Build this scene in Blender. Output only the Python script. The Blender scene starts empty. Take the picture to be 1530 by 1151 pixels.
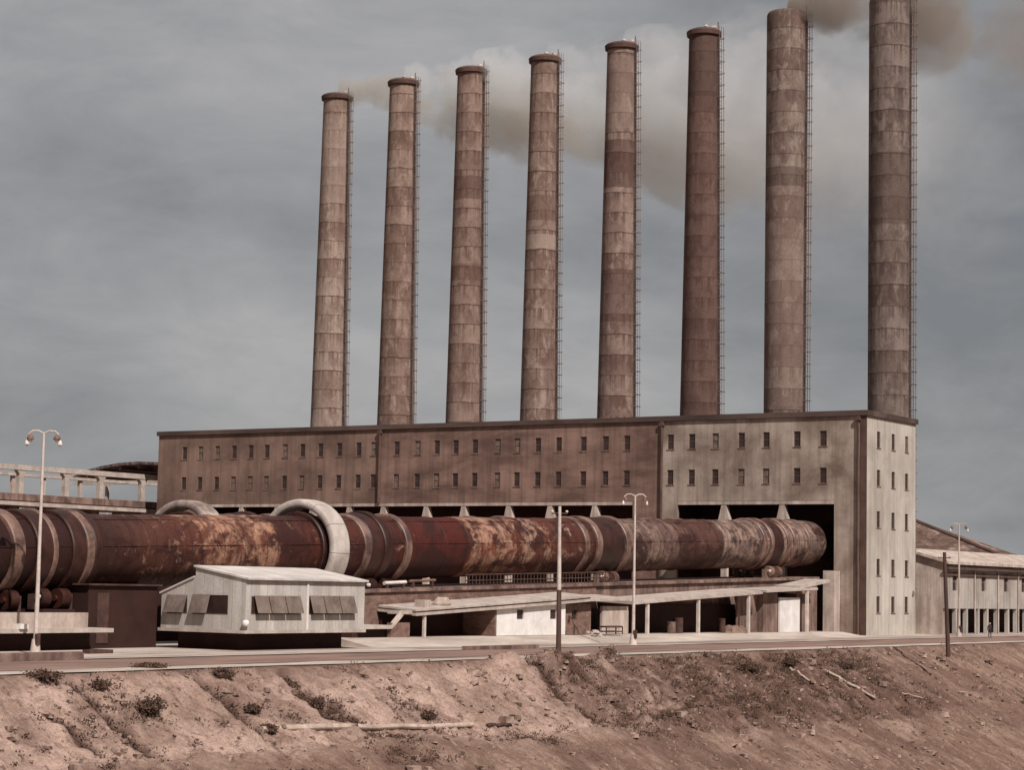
import bpy, math, random
import numpy as np
from mathutils import Vector
R = math.radians
random.seed(7); rng = np.random.default_rng(7)
scene = bpy.context.scene
col = scene.collection

# ------------------------------------------------------------------ camera geometry
F = 3200.0; CX, CY = 765.0, 575.5          # photo pixels
CAM = Vector((100.45, -227.20, 4.86))
yaw, pitch, roll = R(33.3), R(5.37), R(1.12)
FW = Vector((-math.sin(yaw)*math.cos(pitch), math.cos(yaw)*math.cos(pitch), math.sin(pitch)))
rt0 = Vector((math.cos(yaw), math.sin(yaw), 0)); up0 = rt0.cross(FW)
RT = rt0*math.cos(roll) + up0*math.sin(roll)
UP = up0*math.cos(roll) - rt0*math.sin(roll)
def ray(x, y): return FW + RT*((x-CX)/F) - UP*((y-CY)/F)
def at(x, y, ax, v):
    """point of a measured photo position on the real plane axis=v (0 X, 1 Y, 2 Z)"""
    r = ray(x, y); t = (v-CAM[ax])/r[ax]
    return CAM + r*t
def PX(x, y, X): return at(x, y, 0, X)
def PY(x, y, Y): return at(x, y, 1, Y)
def PZ(x, y, Z): return at(x, y, 2, Z)

# ------------------------------------------------------------------ helpers
W = {}
def S(r, g, b):
    f = lambda c: (c/255/12.92) if c/255 <= .04045 else ((c/255+.055)/1.055)**2.4
    r, g, b = f(r), f(g), f(b); l = .3*r+.6*g+.1*b; k = .24
    return (r+(l*1.05-r)*k, g+(l*.985-g)*k, b+(l*.92-b)*k, 1)
def S0(r, g, b):      # full strength rust colours
    f = lambda c: (c/255/12.92) if c/255 <= .04045 else ((c/255+.055)/1.055)**2.4
    return (f(r), f(g), f(b), 1)
def tag(o, label=None, cat=None, group=None, kind=None):
    if label: o['label'] = label
    if cat: o['category'] = cat
    if group: o['group'] = group
    if kind: o['kind'] = kind
    return o
def thing(name, label, cat, loc=(0, 0, 0), group=None):
    o = bpy.data.objects.new(name, None); col.objects.link(o)
    o.location = loc; o.empty_display_size = .5; W[o] = Vector(loc)
    return tag(o, label, cat, group)
class MB:
    def __init__(s): s.v = []; s.f = []
    def quad(s, a, b, c, d):
        n = len(s.v); s.v += [tuple(a), tuple(b), tuple(c), tuple(d)]; s.f.append((n, n+1, n+2, n+3)); return s
    def box(s, x0, x1, y0, y1, z0, z1):
        return s.hexa([(x0,y0,z0),(x1,y0,z0),(x1,y1,z0),(x0,y1,z0)], [(x0,y0,z1),(x1,y0,z1),(x1,y1,z1),(x0,y1,z1)])
    def hexa(s, lo, hi):
        n = len(s.v); s.v += [tuple(p) for p in lo] + [tuple(p) for p in hi]; k = len(lo)
        s.f.append(tuple(n+i for i in reversed(range(k)))); s.f.append(tuple(n+k+i for i in range(k)))
        for i in range(k):
            j = (i+1) % k; s.f.append((n+i, n+j, n+k+j, n+k+i))
        return s
    def prism(s, poly, d):
        d = Vector(d); return s.hexa([Vector(p) for p in poly], [Vector(p)+d for p in poly])
    def rings(s, rings, close=True, caps=True):
        n = len(s.v); k = len(rings[0])
        for r in rings: s.v += [tuple(p) for p in r]
        for a in range(len(rings)-1):
            for i in range(k if close else k-1):
                j = (i+1) % k
                s.f.append((n+a*k+i, n+a*k+j, n+(a+1)*k+j, n+(a+1)*k+i))
        if caps:
            s.f.append(tuple(n+i for i in reversed(range(k)))); m = n+(len(rings)-1)*k
            s.f.append(tuple(m+i for i in range(k)))
        return s
    def tube(s, pts, rad, k=8, caps=True):
        pts = [Vector(p) for p in pts]; rs = []
        if not isinstance(rad, (list, tuple)): rad = [rad]*len(pts)
        for i, p in enumerate(pts):
            d = (pts[min(i+1, len(pts)-1)] - pts[max(i-1, 0)]).normalized()
            a = d.cross(Vector((0, 0, 1)))
            if a.length < 1e-3: a = Vector((1, 0, 0))
            a.normalize(); b = a.cross(d)
            rs.append([p + (a*math.cos(2*math.pi*q/k) + b*math.sin(2*math.pi*q/k))*rad[i] for q in range(k)])
        return s.rings(rs, True, caps)
    def ball(s, c, r, k=10, sz=1.0, jit=0):
        c = Vector(c); rs = []
        for a in range(1, k//2):
            t = math.pi*a/(k//2)
            rs.append([c + Vector((math.sin(t)*math.cos(2*math.pi*q/k), math.sin(t)*math.sin(2*math.pi*q/k), -math.cos(t)*sz))*(r*(1+jit*(random.random()-.5))) for q in range(k)])
        return s.rings(rs)
    def build(s, name, mat, parent=None, smooth=False):
        off = W[parent] if parent else Vector((0, 0, 0))
        me = bpy.data.meshes.new(name)
        me.from_pydata([tuple(Vector(p)-off) for p in s.v], [], s.f)
        if smooth: me.shade_smooth()
        me.update()
        # consistent outward normals
        import bmesh
        bm = bmesh.new(); bm.from_mesh(me); bmesh.ops.recalc_face_normals(bm, faces=bm.faces[:]); bm.to_mesh(me); bm.free()
        if smooth:
            try: me.set_sharp_from_angle(angle=R(40))
            except Exception: pass
        me.materials.append(mat)
        o = bpy.data.objects.new(name, me); col.objects.link(o)
        W[o] = off
        if parent: o.parent = parent
        return o

# ------------------------------------------------------------------ materials
class NT:
    def __init__(s, m): s.t = m.node_tree; s.n = s.t.nodes; s.l = s.t.links
    def new(s, ty, **k):
        n = s.n.new(ty)
        for a, b in k.items(): setattr(n, a, b)
        return n
    def link(s, a, b): s.l.new(a, b)
    def math(s, op, a, b=None, c=None, clamp=False):
        n = s.new('ShaderNodeMath', operation=op, use_clamp=clamp)
        for i, v in enumerate((a, b, c)):
            if v is None: continue
            if isinstance(v, (int, float)): n.inputs[i].default_value = v
            else: s.link(v, n.inputs[i])
        return n.outputs[0]
    def mix(s, fac, a, b, blend='MIX'):
        n = s.new('ShaderNodeMix', data_type='RGBA', blend_type=blend)
        for i, v in ((0, fac), (6, a), (7, b)):
            if isinstance(v, (int, float)): n.inputs[i].default_value = v
            elif isinstance(v, tuple): n.inputs[i].default_value = v
            else: s.link(v, n.inputs[i])
        return n.outputs[2]
    def pos(s, scale=(1, 1, 1), loc=(0, 0, 0), obj=False):
        if obj: src = s.new('ShaderNodeTexCoord').outputs['Object']
        else: src = s.new('ShaderNodeNewGeometry').outputs['Position']
        m = s.new('ShaderNodeMapping'); m.inputs['Scale'].default_value = scale; m.inputs['Location'].default_value = loc
        s.link(src, m.inputs['Vector']); return m.outputs[0]
    def noise(s, vec, scale, detail=5, rough=.6, dist=0):
        n = s.new('ShaderNodeTexNoise'); s.link(vec, n.inputs['Vector'])
        n.inputs['Scale'].default_value = scale; n.inputs['Detail'].default_value = detail
        n.inputs['Roughness'].default_value = rough; n.inputs['Distortion'].default_value = dist
        return n.outputs[0]
    def ramp(s, fac, stops, interp='LINEAR'):
        n = s.new('ShaderNodeValToRGB'); n.color_ramp.interpolation = interp
        e = n.color_ramp.elements
        while len(e) < len(stops): e.new(.5)
        for i, (p, c) in enumerate(sorted(stops, key=lambda t: t[0])):
            e[i].position = p; e[i].color = c if isinstance(c, tuple) else (c, c, c, 1)
        s.link(fac, n.inputs[0]); return n.outputs[0]
def base_mat(name, rough=.85, metal=0, spec=.3):
    m = bpy.data.materials.new(name); m.use_nodes = True; n = NT(m)
    b = m.node_tree.nodes['Principled BSDF']
    b.inputs['Roughness'].default_value = rough; b.inputs['Metallic'].default_value = metal
    b.inputs['Specular IOR Level'].default_value = spec
    return m, n, b
def bump(n, b, h, strength=.4, dist=.05):
    k = n.new('ShaderNodeBump'); k.inputs['Strength'].default_value = strength; k.inputs['Distance'].default_value = dist
    n.link(h, k.inputs['Height']); n.link(k.outputs[0], b.inputs['Normal'])
def blotch(name, c1, c2, scale=.3, stretch=(1, 1, 1), lo=.38, hi=.62, c3=None, streak=0, rough=.85, fine=.25, bmp=.3, bd=.04, metal=0, spec=.3):
    """two tone blotches (c1..c2), optional vertical run-off streaks of c3, fine grain"""
    m, n, b = base_mat(name, rough, metal, spec)
    a = n.noise(n.pos(stretch), scale, 6, .65, .3)
    c = n.ramp(a, [(lo, c1), (hi, c2)])
    if c3:
        st = n.noise(n.pos((1.6, 1.6, .09)), .9, 5, .6)
        c = n.mix(n.ramp(st, [(.5-streak*.12, 0.0), (.5+.16, streak)]), c, c3)
    g = n.noise(n.pos(), 6, 6, .75)
    c = n.mix(fine, c, n.ramp(g, [(.25, .25), (.75, 1.0)]), 'OVERLAY')
    n.link(c, b.inputs['Base Color'])
    if bmp: bump(n, b, g, bmp, bd)
    return m
M = {}
M['brown_wall'] = blotch('brown_plaster', S(98,72,60), S(138,105,90), .11, (1,1,1.5), .36, .62, c3=S(80,56,47), streak=.4)
M['rose_wall'] = blotch('rose_plaster', S(96,68,57), S(146,109,94), .13, (.7,1,2.0), .36, .62, c3=S(78,54,45), streak=.45)
M['pale_front'] = blotch('pale_plaster', S(112,88,74), S(168,148,132), .14, (1,1,1.1), .36, .62, c3=S(100,76,64), streak=.4)
M['side_wall'] = blotch('whitewashed_plaster', S(156,144,131), S(184,173,160), .15, (1,1,.8), c3=S(128,110,97), streak=.4)
M['annex_wall'] = blotch('grey_annex_plaster', S(146,134,124), S(176,166,156), .2, (1,1,.7), c3=S(112,92,82), streak=.5)
M['dark_trim'] = blotch('dark_brown_trim', S(74,50,42), S(96,66,56), .4, bmp=.1)
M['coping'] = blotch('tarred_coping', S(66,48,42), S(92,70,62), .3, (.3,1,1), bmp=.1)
M['roof_tar'] = blotch('roof_felt', S(70,60,56), S(90,78,72), .3)
M['inner'] = blotch('shade_dark_interior', S0(38,19,15), S0(52,28,22), .3)  # gloom of enclosed and covered spaces is put into this near-black colour
M['conc'] = blotch('grey_concrete', S(160,138,124), S(192,172,158), .5, (1,1,.6), c3=S(116,88,76), streak=.5)
M['conc_dark'] = blotch('stained_concrete', S(92,66,58), S(140,108,94), .5, (1,1,.6), c3=S(66,42,36), streak=.6)
M['pale_conc'] = blotch('pale_concrete', S(150,134,123), S(180,163,151), .7, c3=S(160,136,122), streak=.35)
M['brick'] = blotch('brown_brickwork', S(98,68,57), S(130,97,82), 1.2, (1,1,2), c3=S(100,64,52), streak=.3)
M['white'] = blotch('white_limewash', S(196,186,181), S(218,210,204), .6, c3=S(186,168,156), streak=.45)
def boards(m, axis_mix, freq, dark, width=.06):
    n = NT(m); b = m.node_tree.nodes['Principled BSDF']; src = b.inputs['Base Color'].links[0].from_socket
    sx = n.new('ShaderNodeSeparateXYZ'); n.link(n.pos(), sx.inputs[0])
    u = n.math('ADD', n.math('MULTIPLY', sx.outputs[0], axis_mix[0]), n.math('MULTIPLY', sx.outputs[1], axis_mix[1]))
    fr = n.math('FRACT', n.math('MULTIPLY', u, freq)); fl = n.math('FLOOR', n.math('MULTIPLY', u, freq))
    wn = n.new('ShaderNodeTexWhiteNoise', noise_dimensions='1D'); n.link(fl, wn.inputs['W'])
    c = n.mix(n.math('MULTIPLY', wn.outputs[0], .22), src, dark)
    c = n.mix(n.ramp(fr, [(0, .75), (width, 0.0), (1, 0.0)]), c, dark)
    n.link(c, b.inputs['Base Color']); return m
M['hut'] = blotch('grey_painted_boards', S(164,154,146), S(186,177,169), .7, (1,1,.5), c3=S(158,138,126), streak=.5)
M['hut_roof'] = blotch('pale_sheet_roof', S(176,164,157), S(200,188,181), .6, (1,.4,1))
boards(M['hut'], (1, 1), 1.15, S(112,98,89)); boards(M['hut_roof'], (0, 1), .95, S(122,108,99), .05)
M['flap'] = blotch('weathered_flap', S(92,75,66), S(118,99,88), .9)
M['pane'] = blotch('dark_glass', S(46,30,26), S(64,42,36), .6, rough=.35, spec=.5, bmp=0)
M['dusty_pane'] = blotch('dusty_glass', S(92,72,62), S(122,102,90), 1.5, rough=.6, bmp=0)
M['frame'] = blotch('dark_window_frame', S(84,58,48), S(104,74,62), 1)
M['steel'] = blotch('dark_rusty_steel', S(60,38,32), S(84,54,44), .8, rough=.7)
M['steel_mid'] = blotch('brown_rusty_steel', S(96,62,50), S(128,88,72), .8, rough=.7)
M['tyre'] = blotch('worn_tyre_steel', S(74,46,37), S(128,92,76), .7, rough=.5, spec=.5)
M['tyre_dark'] = blotch('near_black_steel', S0(36,16,11), S0(60,31,23), .7, rough=.5, spec=.4)  # near-black steel for some kiln rings, gear, axles and the left rollers
M['old_steel'] = blotch('faded_ladder_steel', S(104,84,74), S(132,110,99), 1, rough=.8, bmp=0)
M['pale_steel'] = blotch('pale_painted_steel', S(196,182,174), S(214,202,194), .8, c3=S(170,146,132), streak=.4, rough=.6)
M['guard'] = blotch('pale_guard_plates', S(156,142,132), S(190,176,167), .5, c3=S(166,140,126), streak=.4, rough=.7)
M['guard_old'] = blotch('stained_guard_plates', S(122,104,94), S(176,158,146), .5, c3=S(104,78,68), streak=.6, rough=.7)
M['pole_pale'] = blotch('pale_concrete_pole', S(172,154,143), S(192,174,163), 1.2)
M['pole_dark'] = blotch('tarred_timber', S(62,38,32), S(92,60,50), 1.5, (1,1,.1))
def tile_mat():
    m, n, b = base_mat('old_tiled_roof', .9, 0, .2)
    a = n.noise(n.pos((1,1,2.2)), .3, 6, .7, .4)
    c = n.ramp(a, [(.38, S(84,62,53)), (.52, S(112,84,72)), (.66, S(156,132,118))])
    sx = n.new('ShaderNodeSeparateXYZ'); n.link(n.pos(), sx.inputs[0])
    row = n.math('FRACT', n.math('MULTIPLY', sx.outputs[2], 1.5)); cl_ = n.math('FRACT', n.math('MULTIPLY', n.math('ADD', sx.outputs[0], n.math('MULTIPLY', sx.outputs[2], 2.2)), .42))
    c = n.mix(n.ramp(row, [(0, .6), (.16, 0.0), (1, 0.0)]), c, S(56,40,34))
    c = n.mix(n.ramp(cl_, [(0, .65), (.12, 0.0), (1, 0.0)]), c, S(60,42,36))
    n.link(c, b.inputs['Base Color']); bump(n, b, row, .5, .1); return m
M['tile'] = tile_mat()
M['thatch'] = blotch('dark_ribbed_roof', S(62,44,40), S(128,104,96), .5, (3,.3,1), .42, .64)
M['road'] = blotch('dark_dirt_road', S(112,82,70), S(138,104,90), .35, (1,.25,1), bd=.08)
M['track'] = blotch('dusty_wheel_track', S(126,106,94), S(172,152,139), .3, (1,.3,1), .4, .62, bd=.05)
M['dust'] = blotch('pale_dust_pavement', S(150,132,119), S(186,168,154), .25, (1,.35,1), bd=.05)
M['log'] = blotch('bleached_log', S(146,122,105), S(178,153,136), 1.2, (1,1,1))
M['rock'] = blotch('dry_clods', S(104,77,64), S(160,130,113), 1.1)
M['leaf'] = blotch('dry_dark_leaf', S(66,44,32), S(94,66,48), 2, bmp=0)
M['straw'] = blotch('dry_grass', S(140,108,86), S(176,144,118), 2, bmp=0)
M['twig'] = blotch('dark_twig', S(62,42,34), S(84,58,48), 2, bmp=0)
M['cloth'] = blotch('dark_work_clothes', S(44,32,30), S(58,42,38), 3, bmp=0)
M['skin'] = blotch('skin', S(176,128,106), S(190,140,116), 3, bmp=0)
M['hair'] = blotch('dark_hair', S(40,28,24), S(52,36,30), 3, bmp=0)

def kiln_mat():
    m, n, b = base_mat('rusty_kiln_shell', .6, 0, .3)
    geo = n.pos(); sx = n.new('ShaderNodeSeparateXYZ'); n.link(geo, sx.inputs[0])
    wob = n.noise(n.pos((1,1,1)), .5, 4, .6)
    y = n.math('ADD', sx.outputs[1], n.math('MULTIPLY', n.math('SUBTRACT', wob, .5), .7))
    t = n.math('DIVIDE', n.math('ADD', y, 160.0), 162.0, clamp=True)
    def T(Y): return (Y+160)/162
    stops = [(T(-160), S0(36,18,14)), (T(-121), S0(38,18,14)), (T(-117.4), S0(52,30,24)), (T(-114), S0(73,42,31)), (T(-109), S0(80,42,30)),
             (T(-105.5), S0(100,60,45)), (T(-99.2), S0(98,57,43)), (T(-98.6), S0(73,36,27)), (T(-84), S0(70,32,24)), (T(-80.2), S0(72,25,17)), (T(-73.2), S0(75,25,17)), (T(-72.9), S0(107,61,45)),
             (T(-64), S0(91,46,32)), (T(-55), S0(73,38,29)), (T(-47), S0(58,32,27)), (T(-45.5), S0(105,84,75)), (T(-38), S0(112,89,80)),
             (T(-33), S0(84,55,46)), (T(-26), S0(80,51,43)), (T(-25.6), S0(98,81,75)), (T(-10), S0(100,84,78)), (T(1), S0(89,72,66))]
    c = n.ramp(t, stops)
    w_ = n.ramp(t, [(0, .1), (T(-118), .2), (T(-112), .55), (T(-106), .85), (T(-99.2), 1.0), (T(-98.6), .3), (T(-84), .3), (T(-73.2), .0), (T(-72.9), 1.0), (T(-63), .75), (T(-54), .4), (T(-46), .4), (T(-40), .8), (T(-35.5), .3), (T(-26), .3), (T(-25.6), .95), (T(-8), .95), (1, .6)])
    fr = n.math('FRACT', n.math('DIVIDE', y, 2.45)); pl = n.math('FLOOR', n.math('DIVIDE', y, 2.45))
    wn = n.new('ShaderNodeTexWhiteNoise', noise_dimensions='1D'); n.link(pl, wn.inputs['W'])
    c = n.mix(n.math('MULTIPLY', wn.outputs[0], .28), c, S0(45,20,15))
    # dark scorched blotches, then flaking pale scale where the plates carry it
    a = n.noise(n.pos((1,.6,1)), .42, 7, .7, .6)
    c = n.mix(n.ramp(a, [(.47, 0.0), (.56, .85)]), c, S0(44,18,14))
    p = n.noise(n.pos((1,.75,.9), (9,3,4)), .75, 8, .78, .35)
    pk = n.math('MULTIPLY_ADD', w_, .22, -.13)
    c = n.mix(n.ramp(n.math('ADD', p, pk), [(.53, 0.0), (.63, .8)]), c, n.ramp(t, [(T(-75), S0(160,120,98)), (T(-48), S0(146,120,106))]))
    st = n.noise(n.pos((.18,2.1,.18)), .8, 5, .6)
    c = n.mix(n.ramp(st, [(.48, 0.0), (.64, .5)]), c, S0(44,19,14))
    c = n.mix(n.ramp(fr, [(0, .6), (.025, .5), (.04, 0.0), (.98, 0.0), (1, .6)]), c, S0(35,15,12))
    g = n.noise(n.pos(), 3.5, 6, .75)
    c = n.mix(.4, c, n.ramp(g, [(.25, .15), (.75, 1.0)]), 'OVERLAY')
    n.link(c, b.inputs['Base Color']); bump(n, b, g, .4, .06)
    return m
M['kiln'] = kiln_mat()

def chimney_mat(i, tone, light, rust, bands):
    """poured concrete in lifts: dark cold joints, every lift its own tone, run-off streaks; bands: stained lifts (z0, z1, colour, amount)"""
    m, n, b = base_mat('chimney_concrete', .9, 0, .2)
    geo = n.pos(loc=(i*17.3, 0, 0)); sx = n.new('ShaderNodeSeparateXYZ'); n.link(n.pos(), sx.inputs[0]); z = sx.outputs[2]
    zz = n.math('ADD', z, n.math('MULTIPLY', n.math('SUBTRACT', n.noise(geo, .5, 3), .5), .35))
    lift = n.math('FLOOR', n.math('DIVIDE', n.math('ADD', zz, i*1.3), 2.72))
    wn = n.new('ShaderNodeTexWhiteNoise', noise_dimensions='1D'); n.link(n.math('ADD', lift, i*31.7), wn.inputs['W'])
    c = n.mix(n.math('MULTIPLY', wn.outputs[0], .8), tone, light)
    bl = n.noise(n.pos((1,1,.7), (i*11, 0, i*5)), .6, 7, .72, .4)
    c = n.mix(n.ramp(bl, [(.46, 0.0), (.6, .55)]), c, rust)
    pl = n.noise(n.pos((1,1,.6), (i*7, 3, i*9)), .7, 7, .72, .4)
    c = n.mix(n.ramp(pl, [(.52, 0.0), (.62, .75)]), c, light)
    # streaks hanging from the joints
    fr = n.math('FRACT', n.math('DIVIDE', n.math('ADD', zz, i*1.3), 2.72))
    st = n.noise(n.pos((2.2,2.2,.06), (i*3, 0, 0)), .9, 4, .6)
    sm = n.math('MULTIPLY', n.ramp(st, [(.48, 0.0), (.6, 1.0)]), n.math('POWER', fr, 1.2))
    c = n.mix(n.math('MULTIPLY', sm, .85), c, rust)
    jt = n.ramp(fr, [(0, 0.0), (.93, 0.0), (.965, 1.0), (1, .8)])
    wj = n.new('ShaderNodeTexWhiteNoise', noise_dimensions='1D'); n.link(n.math('ADD', lift, i*7.1+3), wj.inputs['W'])
    c = n.mix(n.math('MULTIPLY', jt, n.math('MULTIPLY_ADD', wj.outputs[0], .55, .4)), c, S(70,46,38))
    for z0, z1, cc, amt in bands:
        k = n.math('MULTIPLY', n.math('GREATER_THAN', zz, z0), n.math('LESS_THAN', zz, z1))
        c = n.mix(n.math('MULTIPLY', k, amt*.85), c, cc)
    g = n.noise(n.pos(), 4, 6, .75)
    c = n.mix(.3, c, n.ramp(g, [(.25, .25), (.75, 1.0)]), 'OVERLAY')
    n.link(c, b.inputs['Base Color']); bump(n, b, g, .3, .05)
    return m

# ------------------------------------------------------------------ terrain
def vnoise(x, y, seed=0):
    xi = np.floor(x).astype(np.int64); yi = np.floor(y).astype(np.int64); xf = x-xi; yf = y-yi
    def h(a, b):
        n = (a*374761393 + b*668265263 + seed*974711) & 0x7fffffff
        n = ((n ^ (n >> 13))*1274126177) & 0x7fffffff
        return ((n ^ (n >> 16)) & 0xffff)/65535.0
    u = xf*xf*(3-2*xf); v = yf*yf*(3-2*yf)
    return (h(xi, yi)*(1-u)+h(xi+1, yi)*u)*(1-v) + (h(xi, yi+1)*(1-u)+h(xi+1, yi+1)*u)*v - .5
def fbm(x, y, o=4, seed=0):
    s = 0; a = 1
    for k in range(o):
        s = s + a*vnoise(x*2**k, y*2**k, seed+k); a *= .5
    return s
def sst(a, b, x):
    t = np.clip((x-a)/(b-a), 0, 1); return t*t*(3-2*t)
GUL = []     # gullies: (Y at crest, drift, half width, depth, u0, u1)
for Yc, dr, w, d, u0, u1 in [(-148.6, .05, .55, .5, .5, 6), (-139.8, .05, .5, .45, .3, 6.2), (-132.4, .05, .85, .5, .1, 4.6), (-131.4, .12, .6, .35, 2.5, 6.6), (-152, .05, .5, .3, 3, 6),
                             (-107, -.1, .6, .35, 1, 6), (-103, .1, .5, .4, .6, 7), (-90, .1, .5, .3, .5, 8), (-71, -.05, .6, .3, .3, 9), (-65, .1, .5, .3, .3, 10)]:
    GUL.append((Yc, dr, w, d, u0, u1))
def crest(Y): return 22.4 + .9*fbm(Y*.08, Y*0+3.3, 2, 5)
def terr(X, Y, full=False):
    X = np.asarray(X, float); Y = np.asarray(Y, float)
    u = X - crest(Y)
    left = 1 - sst(-104, -86, Y)
    ub = 6.4 + 1.2*fbm(Y*.1, Y*0, 2, 9)
    prof_r = -.5*u
    up_ = -.6*np.minimum(u, ub); berm = -.08*np.clip(u-ub, 0, 1.8); low = -.48*np.clip(u-ub-1.8, 0, None)
    z = left*(up_+berm+low) + (1-left)*prof_r
    z = np.where(u > 0, z, 0)
    z = np.maximum(z, -13 + 0*z)
    act = sst(-.3, 1.2, u)
    dark = np.zeros_like(z)
    for Yc, dr, w, d, u0, u1 in GUL:
        ww = w*(.8+.5*vnoise(u*.9+Yc, Y*0, 4)+.2*vnoise(u*3+Yc, Y*2, 6))
        off = Y-(Yc+dr*u+.7*vnoise(u*.7+Yc*3, Y*0, 2)+.5*vnoise(u*2.1+Yc, Y*1.3, 12))
        k = np.exp(-(off/ww)**2)*sst(u0-.4, u0+.4, u)*(1-sst(u1-.6, u1+.6, u))
        z = z - d*k; dark = np.maximum(dark, k)
    mid = sst(-110, -104, Y)*(1-sst(-62, -48, Y))*(1-sst(8, 11, u))
    rough = .25+.75*np.maximum(mid, .35*left*(1-sst(ub+1, ub+2.5, u)))
    z = z + act*(rough*(.8*fbm(X*.5, Y*.5, 3, 11)+.75*np.abs(fbm(X*1.3, Y*1.3, 3, 15))-.15) + .16*fbm(X*2.6, Y*2.6, 3, 21) + .05*vnoise(X*7, Y*7, 33))
    # downslope rills on the long slope
    z = z + act*(1-rough*.6)*.16*fbm(X*.12, Y*1.2+X*.05, 3, 41)
    # mounds pushed up at the crest
    for Yc, uc, hh, w in [(-109.5, 1.2, 1.0, 1.3), (-106.3, 1.8, 1.1, 1.4), (-103.2, 1.0, 1.2, 1.2), (-100.2, 2.2, .9, 1.1), (-97.4, 1.2, .9, 1.1), (-105, 4.2, .7, .9), (-101.8, 4.6, .7, .9), (-98, 4.4, .6, .8)]:
        z = z + (hh+.5*vnoise(X*1.5, Y*1.5, 61))*np.exp(-((Y-Yc)/w)**2-((u-uc)/1.2)**2)
    near = sst(35, 62, u)
    # far side of the cutting, rising to the photographer's bank
    z = z*(1-near) + near*(-13+16.3*sst(62, 75, u) + 0*z)
    z = z + (1-act)*.03*fbm(X*.6, Y*.6, 3, 51)*(np.abs(X-5) < 60)
    z = np.where(X < 6, z-.05*0, z)
    pale = left*act*(1-sst(ub-.5, ub+3, u))*(.55+.45*(fbm(X*.35, Y*.22, 3, 71) > -.15))
    if full: return z, dark, np.maximum(mid*act, .55*left*act*sst(.12, .3, fbm(X*.3+3, Y*.3, 4, 83))), pale
    return z
fx = np.arange(19.5, 46.01, .17); fy = np.arange(-172, 12.01, .19)
gx = np.concatenate([-np.geomspace(4000, 30, 22), np.arange(-20, 19.4, 1.5), fx, np.arange(47, 130, 2.0), np.geomspace(135, 4000, 18)])
gy = np.concatenate([-np.geomspace(4000, 260, 14), np.arange(-250, -172.5, 3.0), fy, np.arange(13, 90, 3.0), np.geomspace(95, 5000, 18)])
GX, GY = np.meshgrid(gx, gy, indexing='ij')
GZ, GD, GM, GP = terr(GX, GY, True)
nx, ny = GX.shape
idx = np.arange(nx*ny).reshape(nx, ny)
faces = np.stack([idx[:-1, :-1], idx[1:, :-1], idx[1:, 1:], idx[:-1, 1:]], -1).reshape(-1, 4)
me = bpy.data.meshes.new('ground')
me.vertices.add(nx*ny); me.vertices.foreach_set('co', np.stack([GX, GY, GZ], -1).astype(np.float32).ravel())
me.loops.add(faces.size); me.loops.foreach_set('vertex_index', faces.astype(np.int32).ravel())
me.polygons.add(len(faces)); me.polygons.foreach_set('loop_start', np.arange(0, faces.size, 4, dtype=np.int32))
me.update(calc_edges=True); me.validate(); me.shade_smooth()
for nm, arr in (('gully', GD), ('scrub', GM), ('fresh', GP)):
    at_ = me.attributes.new(nm, 'FLOAT', 'POINT'); at_.data.foreach_set('value', arr.astype(np.float32).ravel())
def ground_mat():
    m, n, b = base_mat('dry_earth', .95, 0, .1)
    a = n.noise(n.pos((1,1,1)), .22, 7, .65, .4)
    c = n.ramp(a, [(.34, S(90,64,52)), (.5, S(117,88,73)), (.64, S(144,114,97))])
    FP = n.new('ShaderNodeAttribute', attribute_name='fresh')
    rl = n.noise(n.pos((.16,1.3,.3)), .9, 6, .65, .3)      # soil washed downslope
    c = n.mix(n.ramp(rl, [(.42, 0.0), (.62, .5)]), c, S(100,71,59))
    c = n.mix(n.math('MULTIPLY', FP.outputs['Fac'], n.ramp(n.noise(n.pos(), .5, 6, .7), [(.32, .1), (.58, .9)])), c, S0(170,143,130))
    rl2 = n.noise(n.pos((.2,1.7,.3), (5,8,0)), .8, 6, .7, .2)
    c = n.mix(n.ramp(rl2, [(.54, 0.0), (.66, .6)]), c, S(154,127,110))
    sp = n.noise(n.pos((1,1,1)), 1.6, 6, .75)
    c = n.mix(n.ramp(sp, [(.55, 0.0), (.64, .7)]), c, S(79,52,42))
    A = n.new('ShaderNodeAttribute', attribute_name='gully'); B = n.new('ShaderNodeAttribute', attribute_name='scrub')
    sn = n.noise(n.pos((.7,1,1)), .9, 6, .72)
    c = n.mix(n.math('MULTIPLY', n.ramp(sn, [(.36, 0.0), (.56, .85)]), B.outputs['Fac']), c, S(82,55,46))
    gk = n.math('MULTIPLY', A.outputs['Fac'], n.ramp(n.noise(n.pos(), 1.8, 5, .7), [(.25, .7), (.5, 1.0)]))
    c = n.mix(n.math('MULTIPLY', gk, 1.0, clamp=True), c, S(63,39,31))
    g = n.noise(n.pos(), 5, 7, .8)
    g2 = n.noise(n.pos((.5,1,1)), 11, 5, .8)
    c = n.mix(.5, c, n.ramp(g, [(.25, .15), (.75, 1.0)]), 'OVERLAY')
    c = n.mix(n.ramp(g2, [(.5, 0.0), (.68, .6)]), c, S(86,57,47))
    n.link(c, b.inputs['Base Color'])
    h = n.math('ADD', n.math('MULTIPLY', n.noise(n.pos(), 1.7, 5, .7), 1.0), n.math('MULTIPLY', g, .5))
    bump(n, b, h, .8, .16)
    return m
M['ground'] = ground_mat(); me.materials.append(M['ground'])
ground = bpy.data.objects.new('ground', me); col.objects.link(ground); tag(ground, kind='structure')
def hit(x, y):
    """where the line of sight of a photo position meets the earth bank"""
    r = ray(x, y); t = 60.0
    while t < 400:
        p = CAM + r*t
        if p.z < float(terr(p.x, p.y)): break
        t += .15
    return p
def tz(x, y): return float(terr(x, y))

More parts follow.
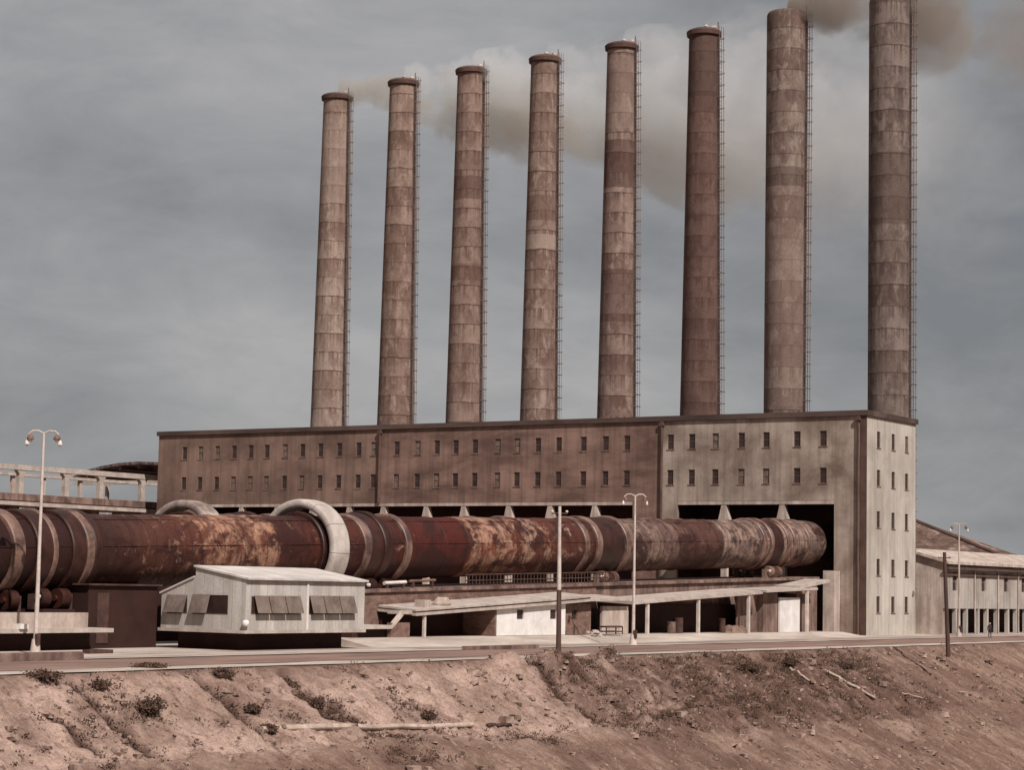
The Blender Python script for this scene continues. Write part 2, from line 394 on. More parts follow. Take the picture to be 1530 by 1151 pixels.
def strip(name, x0, x1, y0, y1, z, mat, wob=.25, step=2.0):
    m = MB(); ys = np.arange(y0, y1+.1, step); prev = None
    for y in ys:
        a = x0(y) if callable(x0) else x0; c = x1(y) if callable(x1) else x1
        a += wob*float(fbm(np.array(y*.3), np.array(1.7), 3, 3)); c += wob*float(fbm(np.array(y*.3), np.array(8.7), 3, 8))
        k = [(a, y, z), (a*.5+c*.5, y, z), (c, y, z)]
        if prev:
            m.quad(prev[0], prev[1], k[1], k[0]); m.quad(prev[1], prev[2], k[2], k[1])
        prev = k
    o = m.build(name, mat); tag(o, kind='structure'); return o
strip('pavement', -40, 9.0, -190, 130, .05, M['dust'], .5)
strip('road', 10.2, 18.6, -190, 130, .055, M['road'], .7)
strip('pavement_seam', 5.6, 6.6, -96, 60, .058, M['road'], .5)
for xa in (2.0, 4.1, 7.3): strip('wheel_track', xa, xa+.45, -175, 60, .057, M['track'], .5)
verge = strip('verge', 19.0, 21.6, -190, 60, .06, M['dust'], .8)

# ------------------------------------------------------------------ main hall
H = 25.8
bld = thing('kiln_hall', 'long tall plastered hall with rows of slit windows, brown left, whitewashed right end', 'factory building', (-54, 7, 0))
ZO = 15.45
def holed_wall(axis, plane, thick, u0, u1, z0, z1, holes):
    """wall on plane axis=plane (1: faces -Y, 0: faces +X), with openings that have reveals"""
    m = MB()
    us = sorted({u0, u1, *[h[0] for h in holes], *[h[1] for h in holes]}); zs = sorted({z0, z1, *[h[2] for h in holes], *[h[3] for h in holes]})
    us = [u for u in us if u0 <= u <= u1]; zs = [z for z in zs if z0 <= z <= z1]
    P = (lambda u, z, d=0: (u, plane+d, z)) if axis == 1 else (lambda u, z, d=0: (plane-d, u, z))
    for i in range(len(us)-1):
        for j in range(len(zs)-1):
            uc, zc = (us[i]+us[i+1])/2, (zs[j]+zs[j+1])/2
            if any(h[0] < uc < h[1] and h[2] < zc < h[3] for h in holes): continue
            m.quad(P(us[i], zs[j]), P(us[i+1], zs[j]), P(us[i+1], zs[j+1]), P(us[i], zs[j+1]))
            m.quad(P(us[i], zs[j], thick), P(us[i], zs[j+1], thick), P(us[i+1], zs[j+1], thick), P(us[i+1], zs[j], thick))
    for a, b_, c, d in holes:
        a, b_ = max(a, u0), min(b_, u1)
        if a >= b_: continue
        m.quad(P(a, c), P(a, c, thick), P(a, d, thick), P(a, d)); m.quad(P(b_, c), P(b_, d), P(b_, d, thick), P(b_, c, thick))
        m.quad(P(a, d), P(a, d, thick), P(b_, d, thick), P(b_, d)); m.quad(P(a, c), P(b_, c), P(b_, c, thick), P(a, c, thick))
    m.quad(P(u0, z0), P(u0, z1), P(u0, z1, thick), P(u0, z0, thick)); m.quad(P(u1, z0), P(u1, z0, thick), P(u1, z1, thick), P(u1, z1))
    return m
WX = [-103.85, -100.85, -97.77, -94.72, -91.7, -88.83, -85.64, -82.61, -79.5, -76.3, -73.04, -70.55, -66.74, -63.37, -60.27, -57.3, -54.27, -50.76, -47.8, -44.68, -41.6, -37.97, -34.77, -31.72, -25.62, -22.69, -19.51, -16.02, -12.76, -8.76, -5.43]
RZ = (22.65, 18.35); WW, WH = .43, .9
wins = [(x-WW, x+WW, z-WH, z+WH) for x in WX for z in RZ]
OPL = (-100.6, -30.8, 0, ZO); OPR = (-24.6, -4.0, 0, ZO)
for nm, a, b_, mt in (('wall', -108.8, -69.4, 'brown_wall'), ('wall', -69.4, -26.75, 'rose_wall'), ('wall', -26.75, -.75, 'pale_front')):
    hs = [h for h in wins+[OPL, OPR] if h[1] > a and h[0] < b_]
    w = holed_wall(1, 0.0, .45, a, b_, 0, H-.6, hs).build(nm, M[mt], bld)
    w['label'] = {'brown_wall': 'brown left stretch of the front wall', 'rose_wall': 'rosy brown middle stretch of the front wall', 'pale_front': 'pale blotched right stretch of the front wall'}[mt]
SY = (3.45, 7.7, 11.7); SZ = (22.6, 18.15, 13.35, 7.85, 3.55); SW = .5
swins = [(y-SW, y+SW, z-.95, z+.95) for y in SY for z in SZ]
w = holed_wall(0, 0.0, .45, 0, 14.4, 0, H-.6, swins).build('wall', M['side_wall'], bld); w['label'] = 'whitewashed end wall with three columns of slit windows'
MB().box(-108.8, -.45, 13.95, 14.4, 0, H-.6).build('wall', M['brown_wall'], bld)
MB().box(-108.8, -108.35, .45, 13.95, 0, H-.6).build('wall', M['brown_wall'], bld)
MB().box(-.75, -.45, -.06, .45, 0, H-.6).box(-.45, .05, -.06, 0-.002, 0, H-.6).build('corner_pilaster', M['dark_trim'], bld)
MB().box(-108.35, -.45, .45, 13.95, H-.9, H-.62).build('roof', M['roof_tar'], bld)
cp = MB(); cp.box(-109.05, .25, -.25, .5, H-.6, H); cp.box(-.4, .25, .5, 14.65, H-.6, H); cp.box(-109.05, -.4, 13.9, 14.65, H-.6, H); cp.box(-109.05, -108.4, .5, 13.9, H-.6, H)
cp.build('coping', M['coping'], bld)
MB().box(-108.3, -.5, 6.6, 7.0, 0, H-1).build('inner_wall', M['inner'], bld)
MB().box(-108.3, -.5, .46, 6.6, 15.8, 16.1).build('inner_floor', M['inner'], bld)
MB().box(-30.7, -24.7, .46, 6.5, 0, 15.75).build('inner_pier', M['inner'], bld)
for a, b_ in (OPL[:2], OPR[:2]):
    MB().box(a+.02, b_-.02, .02, .5, 15.02, ZO-.01).build('lintel', M['conc'], bld)
for x in (-98.93, -93.2, -86.89, -80.72, -74.47, -68.81, -61.87, -55.95, -49.05, -42.82, -36.27, -18.34, -10.69):
    k = MB(); k.hexa([(x-.8, .05, 12.9), (x+.8, .05, 12.9), (x+.8, .75, 12.9), (x-.8, .75, 12.9)], [(x-.3, .05, 15.01), (x+.3, .05, 15.01), (x+.3, .75, 15.01), (x-.3, .75, 15.01)])
    k.box(x-.4, x+.4, .2, .7, 0, 12.9)
    k.build('column', M['conc'], bld)
for x, r_ in ((-69.4, .2), (-26.75, .17), (-.95, .14)):
    MB().tube([(x, -.22, .2 if x > -30 else ZO), (x, -.22, H-.65)], r_, 8).box(x-.3, x+.3, -.42, -.02, H-1.2, H-.75).build('downpipe', M['dark_trim'], bld, True)
# slit windows: frame > pane, sill
def win_proto(axis, wu, wh):
    t = .1
    P = (lambda u, z, d: (u, d, z)) if axis == 1 else (lambda u, z, d: (-d, u, z))
    def bx(m, u0, u1, z0, z1, d0, d1):
        lo, hi = P(u0, z0, d0), P(u1, z1, d1)
        m.box(min(lo[0], hi[0]), max(lo[0], hi[0]), min(lo[1], hi[1]), max(lo[1], hi[1]), z0, z1)
    fr = MB(); bx(fr, -wu+.002, -wu+t, -wh+.002, wh-.002, .1, .2); bx(fr, wu-t, wu-.002, -wh+.002, wh-.002, .1, .2)
    bx(fr, -wu+t, wu-t, -wh+.002, -wh+t, .1, .2); bx(fr, -wu+t, wu-t, wh-t, wh-.002, .1, .2); bx(fr, -wu+t, wu-t, -.04, .04, .1, .2)
    pn = MB(); bx(pn, -wu+t, wu-t, -wh+t, wh-t, .13, .16)
    sl = MB(); bx(sl, -wu-.12, wu+.12, -wh-.13, -wh-.001, -.05, .09)
    return fr, pn, sl
def place_windows(axis, spots, wu, wh):
    fr, pn, sl = win_proto(axis, wu, wh); f0 = fr.build('window', M['frame']); p0 = pn.build('pane', M['pane']); s0 = sl.build('sill', M['conc_dark'])
    p1 = None
    for i, s in enumerate(spots):
        f = f0 if i == 0 else f0.copy(); p = p0 if i == 0 else p0.copy(); q = s0 if i == 0 else s0.copy()
        if i and random.random() < .22:
            if p1 is None: p1 = p0.data.copy(); p1.materials[0] = M['dusty_pane']
            p.data = p1
        if i: col.objects.link(f); col.objects.link(p); col.objects.link(q)
        f.parent = bld; f.location = Vector(s)-W[bld]; p.parent = f; q.parent = f; W[f] = Vector(s)
place_windows(1, [(x, 0, z) for x in WX for z in RZ], WW, WH)
place_windows(0, [(0, y, z) for y in SY for z in SZ], SW, .95)

# ------------------------------------------------------------------ chimneys
CXS = [-91.7, -79.65, -67.8, -55.5, -43.3, -30.8, -18.75, -4.56]
ZT = [76.1, 76.9, 77.25, 77.4, 77.7, 78.0, 78.5, 78.45]
CD = [  # tone, light, rust, bands
 (S(124,97,84), S(156,134,119), S(95,68,55), [(60,73,S(142,118,105),.5)]),
 (S(113,85,72), S(150,123,108), S(85,56,44), []),
 (S(111,83,72), S(142,114,100), S(84,56,44), [(58.5,61.8,S(79,51,43),.7), (47,49.4,S(87,58,48),.5)]),
 (S(113,85,73), S(150,126,111), S(85,57,46), [(50.6,52.6,S(156,132,118),.6), (54.5,58,S(87,57,46),.6)]),
 (S(106,78,67), S(144,118,105), S(79,51,43), [(58,64.5,S(72,45,37),.75), (40,47,S(76,49,41),.65), (66,76,S(133,110,98),.45)]),
 (S(89,62,55), S(106,78,67), S(69,45,37), [(69,78,S(72,51,44),.6)]),
 (S(100,76,67), S(140,121,108), S(76,51,44), [(56,58.5,S(77,54,44),.7), (28,56,S(126,100,89),.4)]),
 (S(92,73,64), S(126,108,98), S(65,47,41), [(50,59,S(72,51,44),.6)])]
CL = ['palest tapering concrete chimney with fine dark rings, farthest left of the row and shortest looking',
      'tapering chimney with many pale and rusty stripes, second from the left end of the row',
      'tapering chimney with one dark brown stripe below its top, third from the left',
      'tapering chimney with a white stripe halfway and dark drips under it, fourth from the left',
      'tapering chimney with dark blotch by its ladder and pale top, fifth from left',
      'uniformly dark brown tapering chimney with a capped top, sixth from the left',
      'straight sided mottled grey chimney without a cap ring, dark brown smoke at its mouth',
      'thick straight grey chimney at the right end, above the white end wall']
LAZ = R(6)
for i, (x, zt) in enumerate(zip(CXS, ZT)):
    straight = i >= 6
    ch = thing('chimney', CL[i], 'chimney', (x, 17.0, 0), 'row of eight factory chimneys')
    cmat = chimney_mat(i, *CD[i]); cy = 17.0
    rb, rtp = (2.6, 2.6) if straight else (2.92, 1.96)
    rad = lambda z: rb + (rtp-rb)*z/zt
    ns = 48; rs = []
    zs = list(np.linspace(0, zt, 58))
    for z in zs: rs.append([(x+rad(z)*math.cos(2*math.pi*q/ns), cy+rad(z)*math.sin(2*math.pi*q/ns), z) for q in range(ns)])
    if straight:
        for dz, dr in ((.25, .06), (.45, .2)): rs.append([(x+(rad(zt)-dr)*math.cos(2*math.pi*q/ns), cy+(rad(zt)-dr)*math.sin(2*math.pi*q/ns), zt+dz) for q in range(ns)])
    rs.append([(x+(rad(zt)-.5)*math.cos(2*math.pi*q/ns), cy+(rad(zt)-.5)*math.sin(2*math.pi*q/ns), zt+(.45 if straight else 0)) for q in range(ns)])
    rs.append([(x+(rad(zt)-.5)*math.cos(2*math.pi*q/ns), cy+(rad(zt)-.5)*math.sin(2*math.pi*q/ns), zt-5) for q in range(ns)])
    MB().rings(rs).build('shaft', cmat, ch, True)
    if not straight:
        r1 = rtp+.02; prof = [(r1, zt-.75), (r1+.28, zt-.62), (r1+.34, zt-.1), (r1+.12, zt+.12), (r1-.2, zt+.25), (r1-.45, zt+.2), (r1-.45, zt-.5)]
        MB().rings([[(x+r*math.cos(2*math.pi*q/ns), cy+r*math.sin(2*math.pi*q/ns), z) for q in range(ns)] for r, z in prof], caps=False).build('cap_ring', M['dark_trim'], ch, True)
        lu = MB()
        for k in range(4 if i in (1, 3, 4, 5) else 2):
            a = LAZ + (.1+.45*k)*(1 if k % 2 else -1); lu.ball((x+1.5*math.cos(a), cy+1.5*math.sin(a), zt+.35), .42-.05*k, 8, .9, .25)
        lu.build('crown_rubble', M['conc'], ch, True)
    rod = MB(); a = LAZ-.1; rr = rad(zt)
    rod.tube([(x+(rr+.1)*math.cos(a), cy+(rr+.1)*math.sin(a), zt-2), (x+(rr+.1)*math.cos(a), cy+(rr+.1)*math.sin(a), zt+1.1)], .07, 6).build('lightning_rod', M['steel'], ch)
    # ladder with hoops on brackets
    la = MB(); dv = Vector((math.cos(LAZ), math.sin(LAZ), 0)); tv = Vector((-dv.y, dv.x, 0)); c0 = Vector((x, cy, 0))
    def LP(z, out, t): return c0 + dv*(rad(z)+out) + tv*t + Vector((0, 0, z))
    for t in (-.3, .3): la.tube([LP(2, .34, t), LP(zt+.6, .34, t)], .035, 5)
    for t, o_ in ((-.34, .62), (0, .78), (.34, .62)): la.tube([LP(4, o_, t), LP(zt+.4, o_, t)], .03, 4)
    z = 2.5
    while z < zt:
        la.tube([LP(z, .34, -.3), LP(z, .34, .3)], .03, 4); z += .5
    z = 4.0
    while z < zt:
        la.tube([LP(z, .0, -.3), LP(z, .34, -.3)], .05, 4); la.tube([LP(z, .0, .3), LP(z, .34, .3)], .05, 4)
        la.tube([LP(z, .34, -.3), LP(z, .62, -.34), LP(z, .95, 0), LP(z, .62, .34), LP(z, .34, .3)], .04, 4); z += 1.55
    la.build('ladder', M['old_steel'], ch)
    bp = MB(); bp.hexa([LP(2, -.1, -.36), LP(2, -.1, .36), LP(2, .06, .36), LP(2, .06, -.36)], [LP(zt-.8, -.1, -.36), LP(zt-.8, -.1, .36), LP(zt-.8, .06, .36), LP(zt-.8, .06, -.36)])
    bp.build('ladder_shade_strip', M['coping'], ch)  # added dark strip standing in for the shadow band beside the ladder

# ------------------------------------------------------------------ kilns
AX = lambda y: 10.5 + .0322*y
KR = 2.62
def ring_set(m, X, prof, seg=56):
    """prof: list of (y, radius)"""
    m.rings([[(X+r*math.cos(2*math.pi*q/seg), y, AX(y)+r*math.sin(2*math.pi*q/seg)) for q in range(seg)] for y, r in prof]); return m
def band(m, X, y0, y1, r, seg=56):
    """hollow ring with chamfered edges around the shell"""
    c = min(.08, (y1-y0)*.2)
    prof = [(y0, KR-.02), (y0, r-c), (y0+c, r), (y1-c, r), (y1, r-c), (y1, KR-.02)]
    m.rings([[(X+rr*math.cos(2*math.pi*q/seg), y, AX(y)+rr*math.sin(2*math.pi*q/seg)) for q in range(seg)] for y, rr in prof], caps=False); return m
def yk(px): # along the kiln, from the photo position at axis height
    return PX(px, 816, -7.5+KR).y
0 and print('kiln feats', [(p, round(yk(p), 2)) for p in (7, 27, 68, 79, 117, 136, 145, 490, 515, 526, 548, 570, 609, 698, 877, 896, 934, 1064, 1141, 1153, 1178, 1208, 1236)])
TYRES = [yk(14), yk(92), yk(575), yk(918), yk(1164)]
def make_kiln(X, label):
    k = thing('rotary_kiln', label, 'rotary kiln', (X, -80, 0), 'long rusty rotary kilns')
    ys = list(np.linspace(-160, yk(1236), 150)); prof = []
    for j, y in enumerate(ys): prof.append((y, KR + .015*math.sin(y*1.7)+.012*math.sin(y*.61)))
    prof[-1] = (prof[-1][0], KR-.1)
    sm = ring_set(MB(), X, prof)
    for y in (-150, -140, -113.5, -109.8, -104.6, -100.5, -88, -76.5, -73.0, -68, -63.3, -58.7, -41, -37, -32.5, -25.8, -21, -5): band(sm, X, y, y+.16, KR+.045)
    for t_ in (8, 58):
        t = R(t_); e = [(X+(KR+.02)*math.cos(t), y, AX(y)+(KR+.02)*math.sin(t)) for y in (-158, -90, -72, yk(1236)-1)]
        sm.tube(e, .035, 6)
    sm.build('shell', M['kiln'], k, True)
    # tyres (wide live rings) and their stiffening bands
    for px, w, dr in ((27, 1.0, .32), (68, 1.7, .3), (80, .5, .36), (117, 1.3, .3), (133, .7, .36), (145, .7, .3), (549, .9, .22), (568, 2.8, .3), (574, .7, .46), (609, .8, .28), (877, .8, .2), (895, .9, .26), (916, 4.2, .14), (937, .8, .3), (1143, .7, .22), (1153, .6, .26), (1164, 2.4, .1), (1178, .7, .22), (1187, .6, .24), (1210, .6, .14)):
        y = yk(px); dk = px in (68, 117, 145, 568, 574, 916, 1164)
        band(MB(), X, y-w/2, y+w/2, KR+dr).build('tyre', M['tyre_dark'] if dk else M['tyre'], k, True)
    for y in (-137, -150): band(MB(), X, y-.5, y+.5, KR+.32).build('tyre', M['tyre'], k, True)
    # toothed girth gear inside the guard
    g = MB(); y = yk(484); seg = 72
    band(g, X, y-.4, y+.4, 2.98); g.build('girth_gear', M['tyre_dark'], k)
    # feed end seal running into the hall
    ring_set(MB(), X, [(yk(1236)+.002, 2.1), (2.0, 2.1), (6.4, 2.1)], 40).build('feed_end', M['inner'], k, True)
    return k
make_kiln(-7.5, 'huge rusty rotary kiln crossing the photo in front of the hall, with pale scaled patches')
kb = make_kiln(-20.0, 'rotary kiln mostly hidden behind the nearest kiln, only ring tops showing')
GUARD_Y = yk(493)
def guard(X, mat, label):
    g = thing('gear_guard', label, 'gear guard', (X, GUARD_Y, 0), 'curved gear guards over the kilns')
    y0, y1 = GUARD_Y-.8, GUARD_Y+.8; zc = AX(GUARD_Y); ro, ri = 3.75, 3.52
    angs = [-42, -5, 30, 62, 95, 128, 160, 190, 222]
    rc, hw_, hh_ = 3.6, 1.05, .36
    for a, b_ in zip(angs[:-1], angs[1:]):
        m = MB(); rs = []
        for q in range(9):
            t = R(a+.3+(b_-a-.6)*q/8); ring = []
            for p in range(20):
                f_ = 2*math.pi*p/20; cu, cv = math.cos(f_), math.sin(f_)
                du = hw_*math.copysign(abs(cu)**.4, cu); dv_ = hh_*math.copysign(abs(cv)**.5, cv)
                rr = rc+dv_; ring.append((X+rr*math.cos(t), GUARD_Y+du, zc+rr*math.sin(t)))
            rs.append(ring)
        m.rings(rs)
        m.build('panel', mat, g, True)
    for s in (-1, 1):
        t = R(-42) if s > 0 else R(222); px_, pz = X+3.63*math.cos(t), zc+3.63*math.sin(t)
        MB().box(px_-.2, px_+.2, y0+.3, y1-.3, .3, pz).build('leg', M['steel'], g)
guard(-7.5, M['guard'], 'white curved guard of bolted plates arching over the nearest kiln behind the hut')
guard(-20.0, M['guard_old'], 'grey stained curved guard arching over the second kiln, top showing left of the white one')

# piers with rollers
def pier(X, y, label, grp, zlow=0.0, dark=False):
    p = thing('kiln_pier', label, 'pier', (X, y, 0), grp); zt = AX(y)-KR-1.25
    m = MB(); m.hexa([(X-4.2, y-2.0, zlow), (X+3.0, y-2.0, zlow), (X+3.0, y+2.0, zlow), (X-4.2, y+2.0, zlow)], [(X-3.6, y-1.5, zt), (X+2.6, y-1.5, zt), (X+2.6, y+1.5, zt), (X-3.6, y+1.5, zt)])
    m.build('plinth', M['inner'] if dark else M['conc_dark'], p)  # dark variant: shade under the kiln coloured into plinth and rollers
    for s in (-1, 1):
        cx_, cz = X+s*1.75, AX(y)-KR-.52
        for dy in (-1, 1):
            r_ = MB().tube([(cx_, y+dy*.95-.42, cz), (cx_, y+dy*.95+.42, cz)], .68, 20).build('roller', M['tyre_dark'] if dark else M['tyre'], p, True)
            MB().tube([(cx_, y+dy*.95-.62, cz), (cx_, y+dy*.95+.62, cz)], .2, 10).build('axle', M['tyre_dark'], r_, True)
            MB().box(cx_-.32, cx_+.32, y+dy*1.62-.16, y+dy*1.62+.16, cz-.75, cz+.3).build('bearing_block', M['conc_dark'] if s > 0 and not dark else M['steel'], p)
        MB().ball((cx_+.62, y-1.75, cz+.12), .2, 8).build('grease_cup', M['pale_steel'], p, True)
PL = ['concrete pier with rollers under the nearest kiln at the far left edge', 'concrete pier with rollers under the nearest kiln, beside the left lamp post',
      'concrete pier with rollers under the nearest kiln, just right of the hut', 'concrete pier with two round rollers between the dark pole and the pale pole', 'concrete pier with rollers under the kiln end, above the right canopy']
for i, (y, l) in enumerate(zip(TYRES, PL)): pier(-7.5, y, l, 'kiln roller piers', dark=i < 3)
# kiln platform: long retaining wall and slab that rises with the kiln
plat = thing('kiln_platform', 'long brown retaining wall and slab under the kiln behind the sheds', 'platform', (-8, -55, 0))
ya, yb, yc = -97.0, -52.0, -3.0
def pz(y): return 4.15 + .026*(y+97)
MB().hexa([(-12, ya, 0), (-4.6, ya, 0), (-4.6, yb, 0), (-12, yb, 0)], [(-12, ya, pz(ya)-.3), (-4.6, ya, pz(ya)-.3), (-4.6, yb, pz(yb)-.3), (-12, yb, pz(yb)-.3)]).build('retaining_wall', M['brick'], plat)
MB().hexa([(-12, yb, 0), (-4.7, yb, 0), (-4.7, yc, 0), (-12, yc, 0)], [(-12, yb, pz(yb)-.3), (-4.7, yb, pz(yb)-.3), (-4.7, yc, pz(yc)-.3), (-12, yc, pz(yc)-.3)]).build('retaining_wall', M['conc_dark'], plat)
MB().hexa([(-12.2, ya-.2, pz(ya)-.29), (-4.4, ya-.2, pz(ya)-.29), (-4.4, yc, pz(yc)-.29), (-12.2, yc, pz(yc)-.29)], [(-12.2, ya-.2, pz(ya)), (-4.4, ya-.2, pz(ya)), (-4.4, yc, pz(yc)), (-12.2, yc, pz(yc))]).build('slab', M['conc_dark'], plat)
rl = MB(); y = -74.0
while y < -50:
    rl.tube([(-4.6, y, pz(y)), (-4.6, y, pz(y)+1.0)], .04, 5); y += .55
rl.tube([(-4.6, -74, pz(-74)+1.0), (-4.6, -50, pz(-50)+1.0)], .06, 5); rl.tube([(-4.6, -74, pz(-74)+.5), (-4.6, -50, pz(-50)+.5)], .05, 5)
rl.build('railing', M['steel'], plat)
for (px0, px1, y_, lab, r_) in ((574, 606, 872, 'short bright pipe lying under the kiln right of the hut', .16), (612, 650, 869, 'brownish pipe lying end to end with the bright pipe under the kiln', .12)):
    a, b_ = PX(px0, y_, -4.9), PX(px1, y_-1.5, -4.9)
    o = thing('pipe', lab, 'pipe', tuple((a+b_)/2))
    MB().tube([a, b_], r_, 10).build('barrel', M['pale_steel'] if r_ > .14 else M['steel_mid'], o, True)
    for t in (.12, .88):
        c = a.lerp(b_, t); MB().box(c.x-.12, c.x+.12, c.y-.12, c.y+.12, pz(c.y)-.02, c.z-r_*.8).build('support', M['steel'], o)
# far wall that closes the dark space behind the kilns
tw = thing('dark_yard_wall', 'dark wall seen in the gloom beneath the kilns left of the hut', 'wall', (-14, -130, 0))
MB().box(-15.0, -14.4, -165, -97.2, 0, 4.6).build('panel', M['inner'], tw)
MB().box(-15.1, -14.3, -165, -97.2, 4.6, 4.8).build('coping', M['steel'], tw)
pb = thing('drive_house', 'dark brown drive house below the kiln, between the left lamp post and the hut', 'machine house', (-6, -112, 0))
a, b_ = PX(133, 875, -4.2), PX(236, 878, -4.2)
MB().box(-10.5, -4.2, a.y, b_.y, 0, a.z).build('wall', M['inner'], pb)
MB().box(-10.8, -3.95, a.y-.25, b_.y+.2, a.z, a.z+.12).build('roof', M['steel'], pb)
dd = MB()
c0, c1 = PX(145, 900, -4.2), PX(162, 900, -4.2)
MB().box(-4.2, -4.14, c0.y, c1.y, .4, a.z-.5).build('door', M['steel'], pb)

# ------------------------------------------------------------------ control hut on its dark base
XF = 4.0
f0, f1 = PX(366, 943, XF), PX(543.5, 940.5, XF); Y0, Y1 = f0.y, f1.y
ZB = .5*(f0.z+f1.z); ZE = PX(366, 866, XF).z
hut = thing('control_hut', 'grey white hut with lean-to end and tilted window flaps, raised on dark base', 'hut', (1, (Y0+Y1)/2, 0))
q = lambda x, y: PY(x, y, Y0)
rg = q(293, 847.5); st = q(292.5, 863); lt = q(243.5, 885.5); lb = q(240, 938); XB = lb.x
0 and print('hut', Y0, Y1, ZB, ZE, rg, st, lt, lb)
def hw(px0, px1, py0, py1): a = q(px0, py1); b = q(px1, py0); return (a.x, b.x, a.z, b.z)
ends = [hw(249, 280, 890, 917), hw(287, 341, 890, 918)]
def fw(px0, px1, py0, py1): a = PX(px0, py1, XF); b = PX(px1, py0, XF); return (a.y, b.y, a.z, b.z)
frs = [fw(375, 449, 892, 919), fw(458, 529, 892, 919)]
# end wall: rectangle part with holes + pediment
TZ = lt.z-.02
assert all(h[3] < TZ for h in ends)
holed_wall(1, Y0, .14, XB, XF, ZB, TZ, [h for h in ends if True and h[3] < TZ]).build('wall', M['hut'], hut)
ped = [(XB, TZ), (XF, TZ), (XF, ZE), (rg.x, rg.z), (rg.x, st.z), (lt.x+.02, TZ+.02)]
MB().prism([(x_, Y0, z_) for x_, z_ in ped], (0, .14, 0)).build('gable', M['hut'], hut)
holed_wall(0, XF, .14, Y0+.141, Y1, ZB, ZE, frs).build('wall', M['hut'], hut)
ped2 = [(XB, ZB), (XF-.141, ZB), (XF-.141, ZE), (rg.x, rg.z), (rg.x, st.z), (lt.x, TZ)]
MB().prism([(x_, Y1-.14, z_) for x_, z_ in ped2], (0, .14, 0)).build('wall', M['hut'], hut)
MB().box(XB, XB+.14, Y0+.141, Y1-.141, ZB, TZ).build('wall', M['hut'], hut)
MB().box(rg.x-.07, rg.x+.07, Y0+.141, Y1-.141, st.z-.1, rg.z-.03).build('wall', M['hut'], hut)
nrm = .13
MB().prism([(rg.x-.12, Y0-.12, rg.z+.0), (XF+.28, Y0-.12, ZE-.03), (XF+.28, Y0-.12, ZE+.1), (rg.x-.12, Y0-.12, rg.z+nrm)], (0, Y1-Y0+.24, 0)).build('roof', M['hut_roof'], hut)
MB().prism([(lt.x-.25, Y0-.1, TZ-.08), (rg.x-.08, Y0-.1, st.z-.02), (rg.x-.08, Y0-.1, st.z+.1), (lt.x-.25, Y0-.1, TZ+.04)], (0, Y1-Y0+.2, 0)).build('roof', M['hut_roof'], hut)
MB().box(XB-.15, XF+.12, Y0-.15, Y1+.1, ZB-.22, ZB-.002).build('floor_slab', M['pale_conc'], hut)
MB().box(XB+.6, XF-1.6, Y0+1.2, Y1-.6, .0, ZB-.22).build('base', M['inner'], hut)  # dark block put in for the shadow under the raised floor
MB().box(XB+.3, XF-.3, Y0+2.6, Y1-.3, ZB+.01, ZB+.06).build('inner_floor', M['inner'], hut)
def flap_end(x0, x1, z0, z1):   # hinged at the top, swung outwards (-Y)
    return MB().prism([(x0, Y0-.05, z1), (x1, Y0-.05, z1), (x1, Y0-.42, z0+.1), (x0, Y0-.42, z0+.1)], (0, .04, .04))
def flap_front(y0, y1, z0, z1):
    return MB().prism([(XF+.05, y0, z1), (XF+.05, y1, z1), (XF+.42, y1, z0+.1), (XF+.42, y0, z0+.1)], (-.04, 0, .04))
for i, (a, b_, c, d) in enumerate(ends):
    w = MB().box(a, a+.08, Y0+.03, Y0+.1, c, d).box(b_-.08, b_, Y0+.03, Y0+.1, c, d).box(a+.08, b_-.08, Y0+.03, Y0+.1, d-.08, d).box(a+.08, b_-.08, Y0+.03, Y0+.1, c, c+.08)
    w = w.build('window', M['frame'], hut)
    MB().box(a+.08, b_-.08, Y0+.06, Y0+.08, c+.08, d-.08).build('pane', M['pane'], w)
    flap_end(a+.02, b_-.02 if i == 0 else a+(b_-a)*.5, c, d).build('flap', M['flap'], w)
for i, (a, b_, c, d) in enumerate(frs):
    w = MB().box(XF-.1, XF-.03, a, a+.08, c, d).box(XF-.1, XF-.03, b_-.08, b_, c, d).box(XF-.1, XF-.03, a+.08, b_-.08, d-.08, d).box(XF-.1, XF-.03, a+.08, b_-.08, c, c+.08)
    w = w.build('window', M['frame'], hut)
    MB().box(XF-.08, XF-.06, a+.08, b_-.08, c+.08, d-.08).build('pane', M['pane'], w)
    n3 = (b_-a)/3
    for k in range(3): flap_front(a+k*n3+(.3 if k == 0 else .04), a+(k+1)*n3-.04, c, d).build('flap', M['flap'], w)
MB().box(XF+.002, XF+.06, (Y0+Y1)/2-.1, (Y0+Y1)/2+.12, ZB, ZE-.12).build('batten', M['pale_steel'], hut)
MB().ball((XF+.12, Y0-.1, ZB+.5), .26, 10).build('lamp_globe', M['white'], hut, True)
# stair and ramp slab at the right end of the hut
stp = thing('concrete_stair', 'small concrete landing with sloping stringer and low brown wall, between hut and sheds', 'stair', (-1, -93, 0))
XS = -1.0
a, b_, c, d = PX(541, 935, XS), PX(586, 937, XS), PX(603, 913, XS), PX(650, 915, XS)
MB().box(XS-2.6, XS, a.y, b_.y, a.z-.3, a.z).build('landing', M['pale_conc'], stp)
MB().prism([(XS, b_.y, a.z-.3), (XS, b_.y, a.z), (XS, c.y, c.z), (XS, c.y, c.z-.4)], (-.35, 0, 0)).build('stringer', M['conc'], stp)
MB().box(XS-1.6, XS, c.y+.01, d.y, c.z-.28, c.z).build('landing', M['pale_conc'], stp)
e0, e1 = PX(586, 933, XS), PX(614, 931, XS)
MB().box(XS-.5, XS-.1, e0.y, e1.y, .06, e1.z).build('low_wall', M['brick'], stp)
MB().box(XS-2.5, XS-.6, a.y-.5, e1.y, .06, a.z-.31).build('base', M['inner'], stp)

